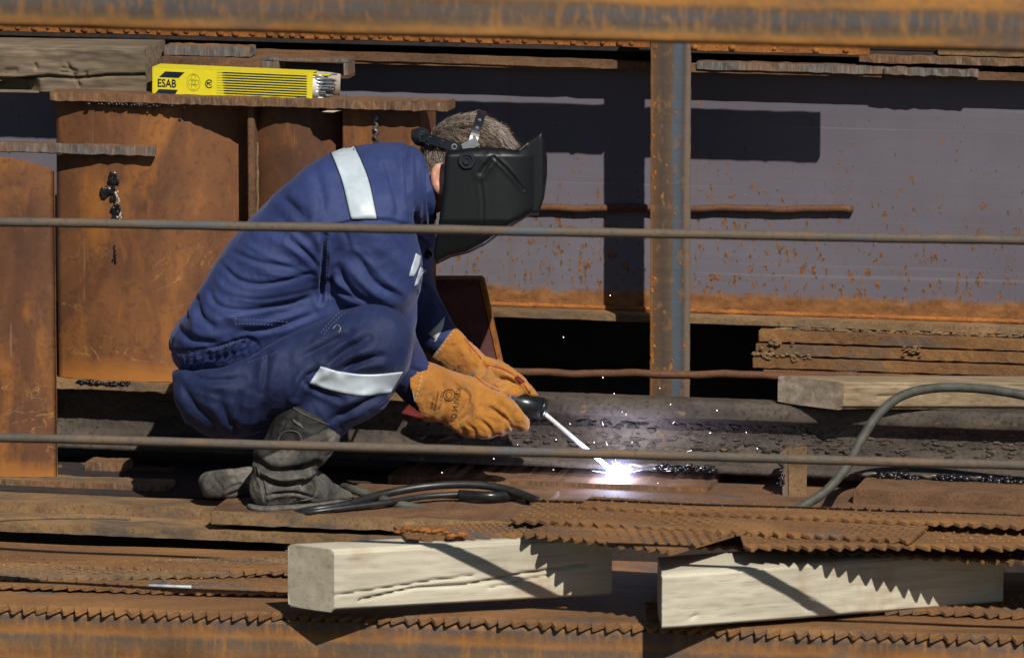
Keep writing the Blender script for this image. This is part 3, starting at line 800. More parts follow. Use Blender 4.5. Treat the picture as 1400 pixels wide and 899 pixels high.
# ---- plates below and in front of the rail
def P_(name, *a, label, cat='plate', **k): return slab(name, *a, label=label, cat=cat, **k)
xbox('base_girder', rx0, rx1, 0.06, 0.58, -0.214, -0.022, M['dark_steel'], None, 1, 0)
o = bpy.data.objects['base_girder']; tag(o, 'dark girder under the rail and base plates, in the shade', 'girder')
P_('base_plate', 530, 968, 650, 664, .285, .30, CUT, xr=540, jit=.0012, seg=40, seed=3, label='rough cut plate under the rail beside the welding arc')
P_('base_plate', 1166, 1460, 670, 690, .22, .33, M['plate'], xr=1180, seg=20, seed=4, label='rusty plate under the rail at the right edge with slag on it')
P_('base_plate', 560, 1460, 685, 698, .13, .42, M['plate'], xr=800, seg=30, seed=5, label='long brown base plate under the arc, behind the serrated fan')
P_('base_plate', 75, 330, 640, 652, .34, .1, M['plate'], xr=115, seg=10, seed=6, label='brown plate under the rail behind the left boot')
P_('scrap_block', 116, 172, 631, 652, .32, .06, CUT, xr=120, seg=10, jit=.001, seed=7, label='short rusty block with cut edge lying left of the boots')
# deck on which the welder squats
dk = thing('deck_girder', W(0, 727, -.2), 'rusty deck girder below the welder with open dark side and one rib', 'girder')
slab('upper_flange', -140, 640, 713, 727, -.20, .40, M['flange'], dk, xr=0, seg=50, jit=.0008, seed=8)
zz = W(0, 727, -.2).z
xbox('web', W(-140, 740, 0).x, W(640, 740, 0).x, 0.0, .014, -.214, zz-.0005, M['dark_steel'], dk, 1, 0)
xbox('rib', W(388, 750, -.19).x, W(409, 750, -.19).x, -.185, -.001, -.213, zz-.001, M['flange'], dk, 4, .0006)
P_('deck_plate', -140, 362, 684, 700, -.085, .10, M['flange'], xr=0, seg=24, jit=.001, seed=9, label='brown deck plate at left, ending beside the right boot')
P_('deck_plate', 288, 720, 698, 717, -.195, .36, (M['flange'], M['plate']), xr=290, seg=30, jit=.0014, seed=10, yaw=R(1.5), label='torch cut deck plate in front of the right boot and cables')
pts = [W(30+i*2.6+random.uniform(-2, 2), 707+0.02*i-4*math.sin(i*.02)+random.uniform(-1.5, 1.5), -.10) for i in range(62)]
P = [WZ(-20+i*4.2, 711-4.5*math.sin(i*.05)+.02*i, W(0, 713, -.2).z+.003) for i in range(48)]
v_, f_ = tube(P, [.003+.0016*abs(math.sin(i*1.7)) for i in range(48)], 6); obj('weld_bead', v_, f_, M['flange'], dk, True)

# ---- curved rusty girder behind the welder's back
def shell(name, xs, Yc, rad, zt, zb, x_apex, mat, parent, th=0.012, n=36, ztop=None):
    x0, x1 = xs; vs, fs = [], []; m_ = 24
    for s_, sg in ((0, 1), (th, -1)):
        for i in range(n+1):
            x = x0+(x1-x0)*i/n
            for j in range(m_+1):
                z = zb+(zt+(ztop(x) if ztop else 0)-zb)*j/m_
                y = Yc+rad-math.sqrt(max(1e-6, rad**2-min(rad*.98, abs(x-x_apex))**2))
                y += 0.0015*noise.noise(Vector((x*9, z*9, 4)))
                vs.append(Vector((x, y+s_, z)))
    N = (n+1)*(m_+1)
    for i in range(n):
        for j in range(m_):
            a = i*(m_+1)+j; q = (a, a+m_+1, a+m_+2, a+1)
            fs.append(q); fs.append(tuple(N+t for t in reversed(q)))
    for i in (0, n):
        for j in range(m_):
            a = i*(m_+1)+j; fs.append((a, a+1, N+a+1, N+a))
    return obj(name, vs, fs, mat, parent, True)
YF = 0.37
zt0, zt1 = W(300, 145, YF).z, W(300, 132, YF).z
zb1, zb0 = W(75, 519, YF).z, W(75, 531, YF).z
rg = thing('curved_girder', (W(200, 530, YF).x, YF, zb0), 'brown rusty girder with bulged web panels behind the welder', 'girder')
shell('web_panel', (W(82, 300, .43).x, W(341, 300, .43).x), .385, .46, zt0-.0005, zb1+.0005, W(168, 300, .4).x, M['panel'], rg)
shell('web_panel', (W(349, 300, .43).x, W(475, 300, .43).x), .405, .13, zt0-.0005, zb1+.0005, W(392, 300, .4).x, M['panel'], rg)
xbox('web_panel', W(468, 300, .40).x, W(574, 300, .40).x, .405, .55, zb1+.0005, zt0-.0005, M['panel'], rg, 6, .0006)
xbox('stiffener', W(340, 300, .40).x, W(349, 300, .40).x, .395, .52, zb1+.0005, zt0-.0005, M['plate'], rg, 2, 0)
xbox('upper_flange', W(68, 140, YF).x, W(612, 140, YF).x, YF, .44, zt0, zt1, CUT, rg, 70, .0012)
xbox('lower_flange', W(68, 520, YF).x, W(560, 520, YF).x, YF-.005, .62, zb0, zb1, M['flange'], rg, 50, .0012)
# weld seams and torch slag
P = [W(514+2*math.sin(i*1.1), 157+i*1.9, .402) for i in range(22)]
v_, f_ = tube(P, [.0040+.0009*math.sin(i*1.9)*math.sin(i*.7) for i in range(22)], 6); obj('weld_bead', v_, f_, M['weld'], rg, True)
P = [Vector((W(351.5+0.5*math.sin(i*1.3), 0, .42).x, .415, W(352, 195+i*7, .42).z)) for i in range(24)]
v_, f_ = tube(P, [.0022+.0007*abs(math.sin(i*2.9)) for i in range(24)], 6); obj('weld_bead', v_, f_, M['flange'], rg, True)
pts = [Vector((W(random.gauss(180, 28), 0, YF).x, YF+.006-random.random()*.004, zt0-.002-random.random()*.004)) for i in range(70)]
v_, f_ = blobs(pts, .0035, (1.2, .8, 1), .5, 5); tag(obj('slag_lump', v_, f_, M['slag'], rg, True), kind='stuff')
pts = [Vector((W(random.uniform(100, 175), 0, YF).x, YF-.006, zb1-.002+random.uniform(-.003, .003))) for i in range(60)]
v_, f_ = blobs(pts, .0035, (1.5, .8, .8), .5, 6); tag(obj('slag_lump', v_, f_, M['slag'], rg, True), kind='stuff')
# lifting lug remains on the bulged panel
rr = random.Random(77)
path = [(155, 240, 6), (155, 248, 6), (147, 258, 5), (140, 265, 5), (152, 262, 6), (156, 272, 5), (158, 282, 5), (157, 292, 5), (158, 300, 4)]
pts = [W(x+rr.gauss(0, 2), y+rr.gauss(0, 2), .383) for x, y, q in path for _ in range(5)]
v_, f_ = blobs(pts, .0055, (1, .45, 1.2), .45, 41); tag(obj('torn_lug', v_, f_, M['slag'], rg), kind='stuff')
pts = [W(156+rr.gauss(0, 1), 336+i*2, .384) for i in range(12)]
v_, f_ = blobs(pts, .003, (.8, .4, 1.5), .45, 42); tag(obj('torn_lug', v_, f_, M['slag'], rg), kind='stuff')
v_, f_ = blobs([W(160+rr.gauss(2, 3), 262+i*3.2, .3845) for i in range(13)], .0028, (1, .4, 1.8), .4, 43); tag(obj('weld_scar', v_, f_, M['card'], rg), kind='stuff')

# ---- left rusty girder end, nearer
YL = .12; YU = .366
zlb0, zlb1 = W(100, 672, YL).z, W(100, 658, YL).z
zlt0, zlt1 = W(100, 211, YU).z, W(100, 197, YU).z
lgd = thing('curved_girder', (W(0, 672, YL).x, YL, zlb0), 'brown rusty girder end at the left edge of the photo', 'girder')
shell('web_panel', (W(-120, 300, .14).x, W(68, 300, .14).x), .14, .40, W(0, 216, .14).z, zlb1+.0005, W(-25, 300, .14).x, M['panel'], lgd, ztop=lambda x: -max(0, x-W(-5, 300, .14).x)**2*2.2)  # top edge curved down to imitate the outline of a cast shadow
xbox('lower_flange', W(-140, 660, YL).x, W(228, 660, YL).x, YL-.004, .19, zlb0, zlb1, (M['cut'], M['flange']), lgd, 30, .0012)
o = xbox('flat_plate', W(-140, 200, YU).x, W(211, 200, YU).x, YU, .3835, zlt0, zlt1, CUTG, None, 30, .0014); tag(o, 'narrow plate with pale cut edge sticking out at upper left, below the weathered timber', 'plate')

# ---- things lying on the upper flange, left
P_('flat_plate', 224, 342, 62, 76, .52, .05, CUTG, xr=230, seg=20, jit=.001, seed=31, label='grey cut plate edge on top of the small stack behind the carton')
P_('flat_plate', 330, 884, 68, 79, .835, .12, M['plate'], xr=340, seg=30, jit=.001, seed=32, tilt=R(-.3), label='long thin brown plate under the cross beam, left of the post')
P_('flat_plate', 221, 357, 78, 99, .50, .08, M['plate'], xr=225, seg=16, jit=.001, seed=33, label='thick brown plate directly behind the yellow carton')
bt = thing('box_section', W(416, 104, .50), 'dark hollow box section end behind the carton, right end of the small stack', 'steel section')
for (nm, a, b, t, bb) in (('upper_wall', 357, 476, 78, 83), ('lower_wall', 357, 476, 101, 105), ('side_wall', 357, 381, 83.5, 100.5), ('side_wall', 470, 476, 83.5, 100.5)):
    slab(nm, a, b, t, bb, .50, .06, CUTG if nm != 'lower_wall' else M['plate'], bt, xr=360, seg=6, jit=.0008, seed=a, bev=.0008)
# ---- and right
P_('flat_plate', 952, 1240, 84, 96, .835, .12, CUTG, xr=960, seg=26, jit=.0012, seed=34, label='plate with grey blistered cut edge on the girder just right of the post')
P_('flat_plate', 1174, 1470, 75, 86, .83, .12, CUT, xr=1180, seg=26, jit=.0014, seed=35, label='uppermost rough plate on the girder at the right edge')
P_('flat_plate', 1208, 1337, 92, 103, .828, .08, CUTG, xr=1210, seg=14, jit=.0016, seed=36, label='short plate with shiny grey cut edge lying on the girder at right')
P_('flat_plate', 1282, 1470, 58, 76, .84, .1, M['flange'], xr=1290, seg=10, jit=.001, seed=37, label='blurred brown block above the plates at the upper right corner')

# ---- plate stack on the right
for i, (x, yt, yb, Y_, lab) in enumerate(((1037, 452, 467, .815, 'topmost plate of the stack at right under the mauve girder'), (1033, 470, 485, .81, 'second plate from the top in the stack at right'),
                                       (1029, 488, 503, .805, 'third plate from the top in the stack at right'), (1043, 506, 518, .80, 'thin bottom plate of the stack at right, above the tan timber'))):
    o = P_('stacked_plate', x, 1470, yt, yb, Y_, .25, M['serrated'], xr=x+5, seg=40, jit=.0009, seed=40+i, tilt=R(0.1*(i-1)), label=lab, group='plates stacked at the right')
for (px, py) in ((1060, 469), (1248, 478), (1090, 488), (1050, 486)):
    pts = [W(px+random.gauss(0, 9), py+random.gauss(0, 3), .803) for i in range(26)]
    v_, f_ = blobs(pts[:16], .0034, (1.6, .35, 0.9), .4, px); tag(obj('weld_tack', v_, f_, M['flange'], None, True), {1060: 'rusty weld tack on the left end of the plate stack, upper', 1248: 'weld tack in the middle of the plate stack, below the top plate', 1090: 'weld tack between second and third plates near the left end', 1050: 'small weld tack at the very left of the second stacked plate'}[px], 'weld', kind='stuff')

# ---- small maroon plate behind the gloves
mp = thing('maroon_plate', W(640, 505, .55), 'maroon plate with ochre rusty edge standing behind the gloves', 'plate')
front_poly('plate_face', [(570, 383), (652, 383), (682, 505), (560, 505)], .56, .012, M['maroon'], mp, lean=.05)
front_poly('rusty_edge', [(652.5, 381), (659, 381), (688, 505), (682.5, 505)], .557, .016, M['orange'], mp, lean=.05)
front_poly('rusty_edge', [(570, 378), (658, 378), (659, 382.5), (570, 382.5)], .557, .016, M['flange'], mp, .0008, lean=.05)

# ---- bracket on the base plate
bk = thing('steel_bracket', W(1085, 682, .28), 'small upright rusty bracket welded to the rail foot below the tan timber', 'bracket')
front_poly('front_face', [(1077, 614), (1103, 610), (1102, 681), (1078, 681)], .28, .006, M['flange'], bk)
front_poly('side_edge', [(1066, 618), (1076.5, 613), (1077.5, 681), (1070, 681)], .282, .06, CUTG, bk)
pts = [W(1068+random.gauss(0, 2), random.uniform(622, 668), .28) for i in range(30)]
v_, f_ = blobs(pts, .0035, (1, 1, 1), .5, 71); tag(obj('slag_lump', v_, f_, M['slag'], bk, True), kind='stuff')

# ---- small finds
a, b = WZ(204, 798.5, zA+.020), WZ(262, 801.5, zA+.020)
st = thing('electrode_stub', a, 'short white electrode stub lying on the serrated strips, lower left', 'electrode')
v_, f_ = tube([a, b], .0036, 10); obj('coating', v_, f_, M['electrode_white'], st)
v_, f_ = tube([b, b+(b-a).normalized()*.013], .0022, 8); obj('core_wire', v_, f_, M['metal_rod'], st)
# ================================================================== PART 3 : the welder
# ---- solid modelling on a grid (welder's frame, pixels)
F32 = np.float32
class Grid:
    def __init__(s, u, v, d, h):
        s.h = h
        s.u = np.arange(u[0], u[1]+h, h, dtype=F32); s.v = np.arange(v[0], v[1]+h, h, dtype=F32); s.d = np.arange(d[0], d[1]+h, h, dtype=F32)
        s.U, s.V, s.D = s.u[:, None, None], s.v[None, :, None], s.d[None, None, :]
    def cap(s, a, b, ra, rb, sd=1.0):
        a = np.array(a, F32); b = np.array(b, F32)
        pu, pv, pd = s.U-a[0], s.V-a[1], (s.D-a[2])*F32(sd)
        bu, bv, bd = b[0]-a[0], b[1]-a[1], (b[2]-a[2])*sd
        L = bu*bu+bv*bv+bd*bd+1e-6
        h = np.clip((pu*F32(bu)+pv*F32(bv)+pd*F32(bd))/F32(L), 0, 1)
        return np.sqrt((pu-h*F32(bu))**2+(pv-h*F32(bv))**2+(pd-h*F32(bd))**2)-(F32(ra)+h*F32(rb-ra))
    def ell(s, c, r):
        k = np.sqrt(((s.U-c[0])/r[0])**2+((s.V-c[1])/r[1])**2+((s.D-c[2])/r[2])**2)
        return ((k-1)*min(r)).astype(F32)
    def chain(s, pts, k=12, sd=1.0):
        f = None
        for p, q in zip(pts[:-1], pts[1:]):
            c = s.cap(p[:3], q[:3], p[3], q[3], sd)
            f = c if f is None else smin(f, c, k)
        return f
    def poly(s, pts):
        P = np.array(pts, float); u, v = s.u[:, None].astype(float), s.v[None, :].astype(float)
        best = np.full((len(s.u), len(s.v)), 1e9); ins = np.zeros(best.shape, bool)
        for (x0, y0), (x1, y1) in zip(P, np.roll(P, -1, 0)):
            dx, dy = x1-x0, y1-y0
            t = np.clip(((u-x0)*dx+(v-y0)*dy)/(dx*dx+dy*dy+1e-9), 0, 1)
            best = np.minimum(best, (u-x0-t*dx)**2+(v-y0-t*dy)**2)
            c = ((y0 > v) != (y1 > v)) & (u < (x1-x0)*(v-y0)/(y1-y0+1e-12)+x0)
            ins ^= c
        r = np.sqrt(best); r[ins] *= -1
        return r[:, :, None].astype(F32)
    def plane(s, n, p):
        n = np.array(n, float); n /= np.linalg.norm(n)
        return ((s.U-p[0])*F32(n[0])+(s.V-p[1])*F32(n[1])+(s.D-p[2])*F32(n[2]))
    def mesh(s, f):
        """naive surface nets"""
        f = np.ascontiguousarray(np.broadcast_to(f, (len(s.u), len(s.v), len(s.d)))).astype(F32)
        ins = f < 0
        n0, n1, n2 = f.shape
        c = [ins[i:n0-1+i, j:n1-1+j, k:n2-1+k] for i in (0, 1) for j in (0, 1) for k in (0, 1)]
        cnt = np.zeros(c[0].shape, np.int8)
        for x in c: cnt += x
        act = (cnt > 0) & (cnt < 8)
        idx = np.argwhere(act)
        vid = np.full(act.shape, -1, np.int32); vid[act] = np.arange(len(idx))
        acc = np.zeros((len(idx), 3)); num = np.zeros(len(idx))
        I, J, K = idx.T
        for ax in range(3):
            o = [x for x in range(3) if x != ax]
            for p in (0, 1):
                for q in (0, 1):
                    a = np.zeros(3, int); a[o[0]] = p; a[o[1]] = q
                    b = a.copy(); b[ax] = 1
                    fa = f[I+a[0], J+a[1], K+a[2]]; fb = f[I+b[0], J+b[1], K+b[2]]
                    cr = (fa < 0) != (fb < 0)
                    t = np.where(cr, fa/np.where(cr, fa-fb, 1), 0)
                    pt = np.zeros((len(idx), 3)); pt += a; pt[:, ax] += t
                    acc += np.where(cr[:, None], pt, 0); num += cr
        vert = idx+acc/num[:, None]
        pos = np.stack([s.u[0]+vert[:, 0]*s.h, s.v[0]+vert[:, 1]*s.h, s.d[0]+vert[:, 2]*s.h], 1)
        faces = []
        for ax in range(3):
            o = [(ax+1) % 3, (ax+2) % 3]
            sl0 = [slice(1, -1)]*3; sl0[ax] = slice(0, f.shape[ax]-1)
            sl1 = list(sl0); sl1[ax] = slice(1, f.shape[ax])
            A, B = ins[tuple(sl0)], ins[tuple(sl1)]
            for flag, rev in ((A & ~B, False), (~A & B, True)):
                e = np.argwhere(flag)
                off = np.ones(3, int); off[ax] = 0
                e = e+off
                def g(da, db):
                    q = e.copy(); q[:, o[0]] += da; q[:, o[1]] += db
                    return vid[q[:, 0], q[:, 1], q[:, 2]]
                quad = np.stack([g(-1, -1), g(0, -1), g(0, 0), g(-1, 0)], 1)
                faces.append(quad[:, ::-1] if rev else quad)
        F = np.concatenate(faces)
        F = F[(F >= 0).all(1)]
        return pos, F
def largest(P, F):
    lab = np.arange(len(P))
    for _ in range(400):
        m0 = lab[F].min(1); new = lab.copy()
        for k in range(4): np.minimum.at(new, F[:, k], m0)
        new = new[new]
        if (new == lab).all(): break
        lab = new
    u, c = np.unique(lab, return_counts=True); keep = lab == u[c.argmax()]
    idx = np.cumsum(keep)-1; F = F[keep[F].all(1)]
    return P[keep], idx[F]
def smin(a, b, k):
    h = np.maximum(k-np.abs(a-b), 0)/F32(k)
    return np.minimum(a, b)-h*h*F32(k*0.25)
def smax(a, b, k): return -smin(-a, -b, k)
def vnormals(P, F):
    n = np.zeros_like(P)
    fn = np.cross(P[F[:, 2]]-P[F[:, 0]], P[F[:, 3]]-P[F[:, 1]])
    for k in range(4): np.add.at(n, F[:, k], fn)
    return n/(np.linalg.norm(n, axis=1, keepdims=True)+1e-9)
def relax(P, F, it=2, lam=0.5):
    for _ in range(it):
        s_ = np.zeros_like(P); c = np.zeros(len(P))
        for k in range(4):
            a, b = F[:, k], F[:, (k+1) % 4]
            np.add.at(s_, a, P[b]); np.add.at(c, a, 1); np.add.at(s_, b, P[a]); np.add.at(c, b, 1)
        P = P+(s_/c[:, None]-P)*lam
    return P
def pdist(uv, line):
    best = np.full(len(uv), 1e9); side = np.zeros(len(uv))
    for (x0, y0), (x1, y1) in zip(line[:-1], line[1:]):
        dx, dy = x1-x0, y1-y0; L = math.hypot(dx, dy)+1e-9
        t = np.clip(((uv[:, 0]-x0)*dx+(uv[:, 1]-y0)*dy)/(L*L), 0, 1)
        ex, ey = uv[:, 0]-x0-t*dx, uv[:, 1]-y0-t*dy
        d = np.hypot(ex, ey); m_ = d < best
        best = np.where(m_, d, best); side = np.where(m_, np.sign(ex*dy-ey*dx), side)
    return best, side
def taper(uv, line, soft=18):
    a, b = np.array(line[0]), np.array(line[-1])
    da = np.hypot(*(uv-a).T); db = np.hypot(*(uv-b).T)
    return np.clip(np.minimum(da, db)/soft, 0, 1)
def folds(P, F, lst, front=True):
    """lst of (polyline, width, height): height > 0 a soft ridge, < 0 a sharp valley with raised lips; only the near side"""
    N = vnormals(P, F)
    fac = np.clip(-N[:, 2]*2.2+0.25, 0, 1) if front else np.ones(len(P))
    disp = np.zeros(len(P))
    for line, wd, am in lst:
        sp = [tuple(x) for x in spline(line, 6)] if len(line) > 2 else line
        d, sd = pdist(P[:, :2], sp); t = 0.25+0.75*taper(P[:, :2], sp)
        if am > 0: disp += am*t*np.exp(-(d/wd)**2)
        else:
            disp += am*t*(np.exp(-(d/(wd*0.55))**2)-0.55*np.exp(-((d-wd*1.3)/(wd*0.9))**2))
    return P+N*(disp*fac)[:, None]
def crumple(P, F, amp, scale, stretch=(1, 1, 1), seed=0.0, ridged=True):
    N = vnormals(P, F); out = np.zeros(len(P))
    S = [x/scale for x in stretch]
    for i, p in enumerate(P):
        q = Vector((p[0]*S[0]+seed, p[1]*S[1], p[2]*S[2]))
        wv = noise.noise(q*0.7+Vector((5, 2, 9)))
        n = noise.noise(q+Vector((wv, -wv, wv))*0.9)
        out[i] = (0.55-abs(n)*2.0) if ridged else n
    return P+N*(out*amp)[:, None]
def toW(P):
    P = np.asarray(P, float)
    return np.array(ORG)+np.outer((P[:, 0]-700)/PS, np.array(RIGHT))+np.outer((449.5-P[:, 1])/PS, np.array(UP))+np.outer(P[:, 2]/PS, np.array(FWD))
class Surf:
    """near-side height lookup for laying stripes, seams and print on a mesh"""
    def __init__(s, P, F): s.t = BVHTree.FromPolygons([tuple(p) for p in P], [tuple(int(i) for i in f) for f in F])
    def hit(s, u, v, lift=1.0):
        r = s.t.ray_cast(Vector((u, v, -600)), Vector((0, 0, 1)))
        if r[0] is None:
            q = s.t.find_nearest(Vector((u, v, 40)))
            return np.array(q[0])+np.array(q[1])*lift
        n = r[1] if r[1].z < 0 else -r[1]
        k = Vector((n.x*0.4, n.y*0.4, min(n.z, -0.5))).normalized()
        return np.array(r[0]+k*lift)
def patch(S, left, right, n, m_, lift=1.2, skirt=3.0):
    """band between two lines laid on surface S, with its rim turned down"""
    Lf, Rt = spline(left, 8), spline(right, 8)
    def samp(c, t):
        x = t*(len(c)-1); i = min(int(x), len(c)-2); f = x-i; return c[i]*(1-f)+c[i+1]*f
    vs = []
    for i in range(n+1):
        a, b = samp(Lf, i/n), samp(Rt, i/n)
        for j in range(m_+1):
            q = a+(b-a)*j/m_; vs.append(S.hit(q[0], q[1], lift))
    fs = [(i*(m_+1)+j, (i+1)*(m_+1)+j, (i+1)*(m_+1)+j+1, i*(m_+1)+j+1) for i in range(n) for j in range(m_)]
    ring = [j for j in range(m_+1)]+[i*(m_+1)+m_ for i in range(1, n+1)]+[n*(m_+1)+j for j in range(m_-1, -1, -1)]+[i*(m_+1) for i in range(n-1, 0, -1)]
    o = len(vs)
    for r in ring: vs.append(vs[r]+np.array((0, 0, skirt)))
    for k in range(len(ring)): fs.append((ring[k], ring[(k+1) % len(ring)], o+(k+1) % len(ring), o+k))
    return np.array(vs), fs
def seam(S, line, r=0.6, lift=0.5, step=3, dash=None):
    sp = spline(line, 10); pts = []
    acc = [0]
    for a, b in zip(sp[:-1], sp[1:]): acc.append(acc[-1]+np.hypot(*(b-a)[:2]))
    n = max(2, int(acc[-1]/step))
    for i in range(n+1):
        t = acc[-1]*i/n; k = min(max(0, int(np.searchsorted(acc, t))-1), len(sp)-2)
        f = (t-acc[k])/(acc[k+1]-acc[k]+1e-9); q = sp[k]*(1-f)+sp[k+1]*f
        pts.append(Vector(S.hit(q[0], q[1], lift)))
    if not dash: return tube(pts, r, 5)
    out = ([], [])
    for i in range(0, len(pts)-1, 2): out = merge(out, tube(pts[i:i+2], r, 4))
    return out
def wobj(name, v_, f_, mat, parent, smooth=True):
    o = obj(name, toW(np.array([tuple(x) for x in v_])), f_ if isinstance(f_, list) else f_.tolist(), mat, parent, smooth)
    return o

# ---------------------------------------------------------------- body
DM = 118                                   # depth of the welder's middle plane
G = Grid((225, 745), (140, 705), (-70, 330), 3.2)
f = G.chain([(310, 505, DM, 30), (370, 405, DM, 48), (455, 320, DM, 66), (520, 275, DM, 60)], 20, 0.55)
f = smin(f, G.chain([(535, 268, DM, 40), (600, 250, DM, 36)], 10), 16)                       # neck
f = smin(f, G.chain([(505, 300, 20, 36), (516, 428, 78, 24), (540, 486, 134, 18), (578, 537, 160, 14), (640, 552, 170, 13)], 10), 14)
f = smin(f, G.chain([(525, 300, 218, 28), (562, 405, 258, 22), (606, 462, 244, 17), (640, 486, 234, 13), (672, 508, 224, 11)], 10), 14)
f = smin(f, G.chain([(300, 535, 92, 34), (400, 512, 35, 32), (504, 474, 2, 40), (430, 572, 14, 30), (385, 645, 22, 22), (440, 676, 55, 14)], 10), 14)
f = smin(f, G.chain([(300, 535, 160, 36), (360, 572, 200, 30), (412, 604, 212, 24), (380, 648, 172, 20), (345, 666, 120, 16), (290, 668, 95, 14)], 10), 14)
head = G.ell((640, 221, DM), (64, 64, 52))
head = smin(head, G.chain([(662, 262, DM, 40), (678, 292, DM, 24)], 14, 0.85), 18)             # jaw and chin
head = smin(head, G.cap((704, 240, DM), (716, 262, DM), 6, 11), 8)                            # nose
head = smin(head, G.cap((698, 226, DM-26), (698, 226, DM+26), 9, 9), 8)                       # brow
for s_ in (-1, 1):
    head = smax(head, -G.ell((706, 238, DM+20*s_), (7, 6, 10)), 5)                            # eye sockets
    head = smin(head, G.ell((703, 238, DM+20*s_), (6.5, 6, 7)), 2)
    ear = smin(G.ell((600, 241, DM+54*s_), (13, 21, 8)), G.ell((603, 257, DM+54*s_), (7, 9, 6)), 5)
    ear = smax(ear, -G.ell((602, 240, DM+61*s_), (7, 13, 5)), 3)
    head = smin(head, ear, 4)
head = smax(head, -G.cap((704, 281, DM-16), (704, 281, DM+16), 2.5, 2.5), 3)                  # mouth
f = smin(f, head, 10)
P, F = G.mesh(f); P = relax(P, F, 1)
base = PF(380, 690, 60)
me_w = obj('person', toW(P), F, M['skin'], None, True, origin=base)
tag(me_w, 'crouching welder in navy work suit with mask down, welding the rail', 'person')
PERSON = me_w

# ---------------------------------------------------------------- jacket
G = Grid((205, 665), (170, 600), (-85, 345), 2.4)
f = G.chain([(285, 470, DM, 58), (318, 425, DM, 76), (375, 360, DM, 88), (445, 300, DM, 98), (510, 262, DM, 76)], 26, 0.62)
f = smin(f, G.chain([(276, 478, DM, 52), (300, 452, DM, 60), (330, 425, DM, 60)], 16, 0.50), 14)
f = smin(f, G.chain([(525, 258, DM, 66), (566, 254, DM, 56)], 16, 0.9), 16)
ra = G.chain([(500, 305, 14, 66), (512, 370, 30, 63), (514, 430, 72, 52), (538, 486, 134, 33), (576, 535, 162, 29)], 14)
f = smin(f, ra, 13)
f = smin(f, G.chain([(305, 475, 66, 44), (390, 440, 52, 48), (470, 405, 45, 42)], 12), 14)
la = G.chain([(525, 292, 224, 60), (562, 400, 260, 50), (594, 445, 250, 38), (618, 472, 240, 27)], 14)
f = smin(f, la, 14)
J = [(222, 480), (221, 464), (231, 447), (252, 427), (266, 404), (283, 372), (308, 333), (340, 297), (380, 259), (420, 226), (452, 204), (478, 195), (515, 191), (545, 186), (556, 183), (565, 188),
     (573, 199), (581, 213), (591, 242), (602, 283), (605, 320), (594, 342), (587, 365), (592, 390), (607, 425), (620, 447), (660, 480), (660, 620), (430, 620), (400, 560), (341, 525), (300, 514), (242, 511), (229, 498)]
f = smax(f, G.poly(J), 16)
f = smax(f, -G.chain([(690, 236, DM, 60), (604, 250, DM, 46), (588, 258, DM, 40)], 10), 5)        # neck opening
P, F = G.mesh(f); P = relax(P, F, 2)
JF = [([(446, 322), (443, 350), (440, 385), (438, 412)], 5, -9), ([(452, 325), (450, 360), (447, 405)], 5, 4),
      ([(452, 312), (490, 303), (530, 303), (562, 312), (585, 330)], 4, -3.5),
      ([(385, 268), (402, 284), (418, 300)], 9, -4), ([(398, 330), (420, 346), (436, 366)], 5, -4.5), ([(360, 322), (400, 340), (428, 362)], 9, 4),
      ([(290, 372), (310, 396), (350, 404), (400, 396), (436, 385)], 6, 3.4), ([(300, 360), (330, 384), (370, 388), (430, 372)], 5, -2.6), ([(285, 395), (300, 418), (345, 424), (420, 408)], 5, -2.6),
      ([(320, 345), (360, 360), (410, 366)], 5, -2.2), ([(268, 410), (276, 432), (292, 446)], 7, -5), ([(262, 425), (266, 445), (275, 462)], 6, 4), ([(300, 432), (350, 440), (420, 428)], 8, 4),
      ([(240, 448), (262, 462), (300, 470)], 7, -4), ([(330, 452), (380, 446), (430, 428)], 6, -4),
      ([(470, 352), (492, 382), (528, 412)], 6, 5), ([(462, 365), (480, 395), (505, 415)], 6, -5), ([(492, 352), (512, 385), (545, 405)], 7, -4), ([(500, 330), (540, 352), (565, 385)], 10, 3),
      ([(450, 380), (470, 398), (490, 412)], 5, -4), ([(452, 345), (462, 372), (466, 400)], 5, 3),
      ([(556, 190), (553, 220), (556, 262), (566, 308)], 5, -6), ([(572, 200), (570, 240), (572, 300)], 6, 5), ([(584, 215), (584, 260), (588, 312)], 5, -4), ([(540, 192), (545, 225), (552, 262)], 6, 4),
      ([(535, 250), (545, 285), (540, 300)], 6, -3), ([(528, 225), (540, 262)], 6, -3),
      ([(430, 232), (440, 262), (446, 300)], 10, -3), ([(470, 312), (478, 335)], 5, -3), ([(340, 305), (360, 322)], 9, 3), ([(410, 300), (432, 322), (444, 345)], 8, 4),
      ([(596, 415), (604, 432)], 5, -4), ([(575, 415), (600, 425), (612, 440)], 5, 4), ([(570, 380), (585, 402)], 5, -4), ([(560, 505), (580, 512)], 5, -4), ([(556, 520), (580, 532)], 5, 3),
      ([(305, 408), (360, 412), (432, 398)], 3, 2.2), ([(330, 330), (372, 352), (425, 372)], 3, 2.0), ([(372, 300), (400, 318), (428, 340)], 4, 2.4), ([(350, 372), (400, 378), (434, 376)], 3, 1.8), ([(280, 440), (330, 430), (390, 420)], 3, 1.8),
      ([(505, 345), (520, 375), (552, 402)], 3, 2.4), ([(478, 330), (500, 355), (520, 372)], 4, 2.0), ([(540, 318), (556, 345), (566, 372)], 4, 2.2), ([(455, 395), (475, 408), (500, 416)], 3, 2.0), ([(562, 210), (560, 250), (564, 300)], 3, 2.4), ([(578, 215), (578, 262), (582, 306)], 3, 2.2)]
P = crumple(P, F, 1.5, 60, (1.0, 1.4, 1.0), 3.0)
P = crumple(P, F, 0.45, 20, (1.0, 1.3, 1.0), 8.0)
P = folds(P, F, JF)
